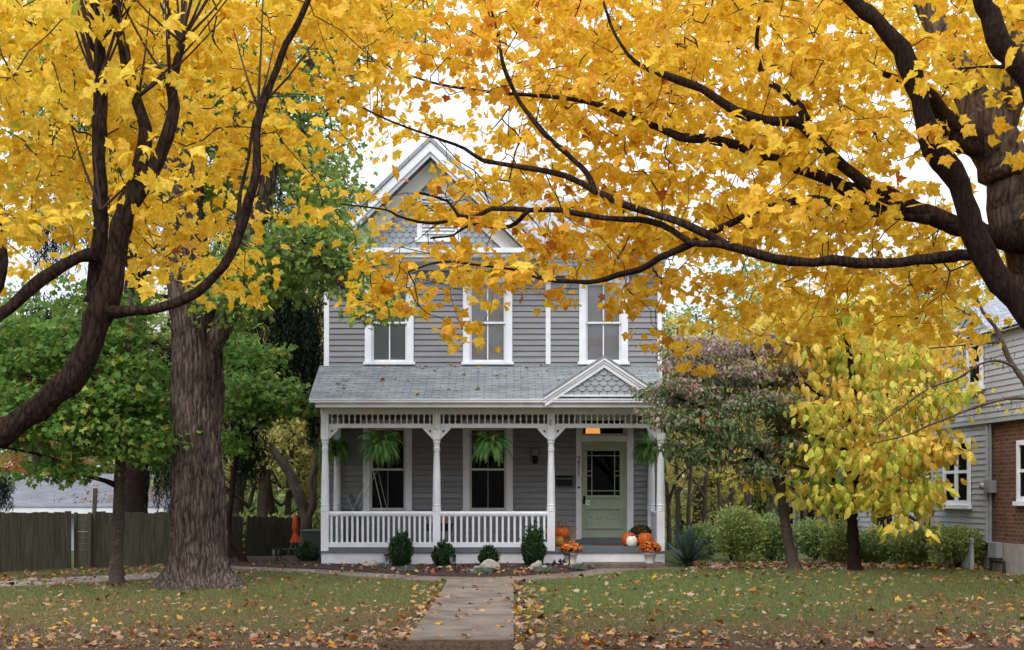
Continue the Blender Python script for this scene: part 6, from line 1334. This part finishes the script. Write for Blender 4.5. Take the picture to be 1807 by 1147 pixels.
for a in [
 ('yg',440,41,None,1.0,.3,'loose yellow-green tree behind the leaning fence'),('yg',545,44,None,1.05,2.0,'pale yellow tree rising just left of the porch roof'),
 ('gr',330,56,None,.8,.5,'dark green tree behind the garage roof and grey trunk'),('yg',390,58,None,1.25,4.0,'tall yellow-green tree far behind the leaning fence'),('gr',80,54,None,.75,2.5,'green tree behind the left end of the garage'),
 ('gr',-100,50,None,.95,1.1,'green tree off the left end of the garage'),('re',60,43.5,None,.72,.4,'red-leaved tree behind the garage at the far left'),('yg',210,60,None,1.2,1.7,'yellow-green tree behind the garage ridge'),('gr',480,66,None,1.15,3.1,'green tree farthest behind the spruce'),('yg',415,44,None,.62,5.0,'low yellow-green tree showing just right of the broad grey trunk'),('yg',495,42,None,.6,3.4,'low bright yellow-green tree directly behind the orange umbrella'),
 ('yg',640,62,None,1.05,1.2,'thin yellow tree hidden behind the left corner of the house'),
 ('gr',1250,62,-1.0,.95,1.9,'green tree behind the dogwood right of the house'),('ye',1330,56,-1.0,.8,.7,'golden tree behind the dogwood crown'),('yg',1215,46,-.8,.7,.2,'small yellowing tree close behind the right porch corner'),
 ('ye',1460,50,-1.0,.95,2.2,'golden tree right behind the pawpaw crown'),('gr',1400,70,-1.5,1.3,.9,'tall green tree far behind the dogwood'),('gr',1560,64,-1.2,1.2,4.1,'tall green tree behind the far white house'),('yg',1640,44,-.6,.95,1.4,'yellow-green tree at the left corner of the neighbouring house'),
 ('ye',1690,58,-1.0,1.1,3.3,'golden tree behind the neighbouring roof'),('gr',1800,60,-1.0,1.2,5.1,'green tree behind the neighbouring roof at the right edge'),('gr',1150,72,-1.5,1.05,2.7,'green tree far behind the right wall of the house'),
 ('yg',1330,48,-.9,.8,5.4,'low yellow-green tree between the dogwood trunk and the porch'),('gr',1440,46,-.8,.55,3.6,'small green tree behind the pawpaw trunk')]:
    put(*a, G)
for i, (px, Y, s, r_) in enumerate([(1180,40,.8,0),(1196,43,.9,1),(1215,38,.75,2),(1228,46,1,3),(1243,41,.85,4),(1258,47,1,5),(1272,39,.7,.5),(1290,44,.9,1.5),(1305,49,1,2.5),(1322,42,.8,3.5),(1340,50,1,4.5),(1362,43,.8,5.5),(1420,45,.9,.9),(1455,40,.7,1.9),(1600,46,.9,2.9),(590,52,1.0,.3),(640,54,1.1,1.3),(555,39,.8,2.3)]):
    put('br', px, Y, None if px < 900 else -.6, s, r_, 'slim dark bare trunk in the woods right of the porch' if 1100 < px < 1380 else 'slim bare trunk behind the pawpaw and far house' if px > 900 else 'slim bare tree at the left corner of the house', 'slim bare trees in the woods')
for o in list(bpy.data.objects):
    if 'used' in o.keys(): del o['used']
# crooked brown tree left of the porch
cx_, cY = at(538,0,37).x, 37.0; root = empty('crooked_tree', (cx_,cY,gz(cx_,cY)), 'crooked brown trunk leaning left behind the orange umbrella', 'tree'); TC = Tree(root, 81); b = root.location.copy()
TC.limb('trunk', [(b+V3(0,0,-.1),.2),(541,930,cY,10),(533,890,cY,9.5),(518,850,cY,9),(501,820,cY,8),(485,798,cY,7),(468,780,cY,5)], 'bark_smooth', 12, .12, .1)
TC.limb('branch', [(543,915,cY,7),(552,885,cY,6),(548,850,cY,5),(556,820,cY,4),(560,760,cY,5),(570,700,cY,4),(556,640,cY,4),(548,570,cY,3),(552,530,cY,2)], 'bark_smooth', 10, .12, .1)
Cs = lumps(TC.rng, [(470,760,37,40,40,14,.8),(560,640,37,26,60,14,.6),(575,560,37,16,40,8,.5)]); D = TC.grow(Cs, .12, .03, maxr=.012, base=.003); TC.foliage(Cs, D, 16, .4, .6, (.08,.14), RHOMB*[1.5,1], 'bg_yellowgreen', noiseh(3))
# hedges and undergrowth on the right
GH = 'bushes along the right edge of the lawn'
for a in [(1290,1002,100,110,'pale green loose bush right of the yucca',91,31.0,'hedge_leaf'),(1360,1006,90,80,'green bush between the yucca bush and the dogwood trunk',92,31.5,'bg_green'),(1440,1008,90,70,'green bush right of the dogwood trunk',93,31.5,'bg_green'),
          (1480,1010,64,80,'yellowing bush just left of the pawpaw trunk',94,29.6,'hedge_leaf'),(1550,1010,90,66,'dark green bush right of the pawpaw trunk',95,29.8,'bg_green'),(1615,1012,90,68,'clipped green hedge bush left of the neighbouring siding',96,29.2,'hedge_leaf'),(1690,1012,110,72,'sunny rounded hedge bush under the neighbouring double window',97,28.0,'hedge_leaf'),(1240,998,60,60,'dark leafy bush behind the yucca',98,32,'bg_green')]:
    px, py, w_, h_, lab, sd, Y, mm = a
    shrub(px, py, w_, h_, lab, sd, mm, 5200, 'hedge_bush', 'bush', Y, (.04,.075), .2, GH, None, None, lambda n, r: .45+r.normal(0,.22,n))
for a in [(420,990,70,60,'low green bush behind the leaning fence',99,38.0,'hedge_leaf'),(500,960,60,50,'bright green bush behind the orange umbrella',100,39,'hedge_leaf'),(560,950,50,60,'green bush behind the grey box',101,39,'bg_green')]:
    px, py, w_, h_, lab, sd, Y, mm = a
    shrub(px, py, w_, h_, lab, sd, mm, 3000, 'leafy_bush', 'bush', Y, (.06,.1), .2, 'bushes behind the leaning fence', None, .2, lambda n, r: .5+r.normal(0,.22,n))
# dense understory far off that reads as one mass
rw = np.random.default_rng(8); n = 26000; yy = rw.uniform(52,80,n); xx = rw.uniform(-.5,.52,n)*yy*1.0
k = ~((xx > -6) & (xx < 4) & (yy < 60)); xx, yy = xx[k], yy[k]; n = len(xx); zz = g(xx,yy)+rw.random(n)**1.3*(4.6+2.2*np.sin(xx*.5)+1.2*np.sin(xx*1.3+1))
tip = rw.normal(0,1,(n,3)); nr = rw.normal(0,1,(n,3)); nr[:,1] -= .5
Pw = np.stack([xx,yy,zz],1); tag(leaves('far_woods', Pw, tip, nr, rw.uniform(.35,.8,n), RHOMB*[1.6,1], 'bg_green', None, .45+.3*clumpnoise(Pw,.3,2)+rw.normal(0,.15,n), rw), kind='stuff')
# a few leaves fallen on the porch roof
rw = np.random.default_rng(4); n = 46; t_ = rw.random(n); xs = rw.uniform(xl0+.2, wx(1000), n); P = np.stack([xs, EY+(YW-EY)*t_, ezp+(wtz-ezp)*t_+.03],1); tip = rw.normal(0,1,(n,3)); tip[:,2]*=.3; nr = rw.normal(0,.3,(n,3)); nr[:,2] = 1
leaves('roof_leaves', P, tip, nr, rw.uniform(.05,.1,n), MAPLE_LOW, 'fallen', house, rw.uniform(.2,.9,n), rw, 1.3)
print('objects', len(bpy.data.objects), 'tris', sum(len(o.data.polygons) for o in bpy.data.objects if o.type == 'MESH'))
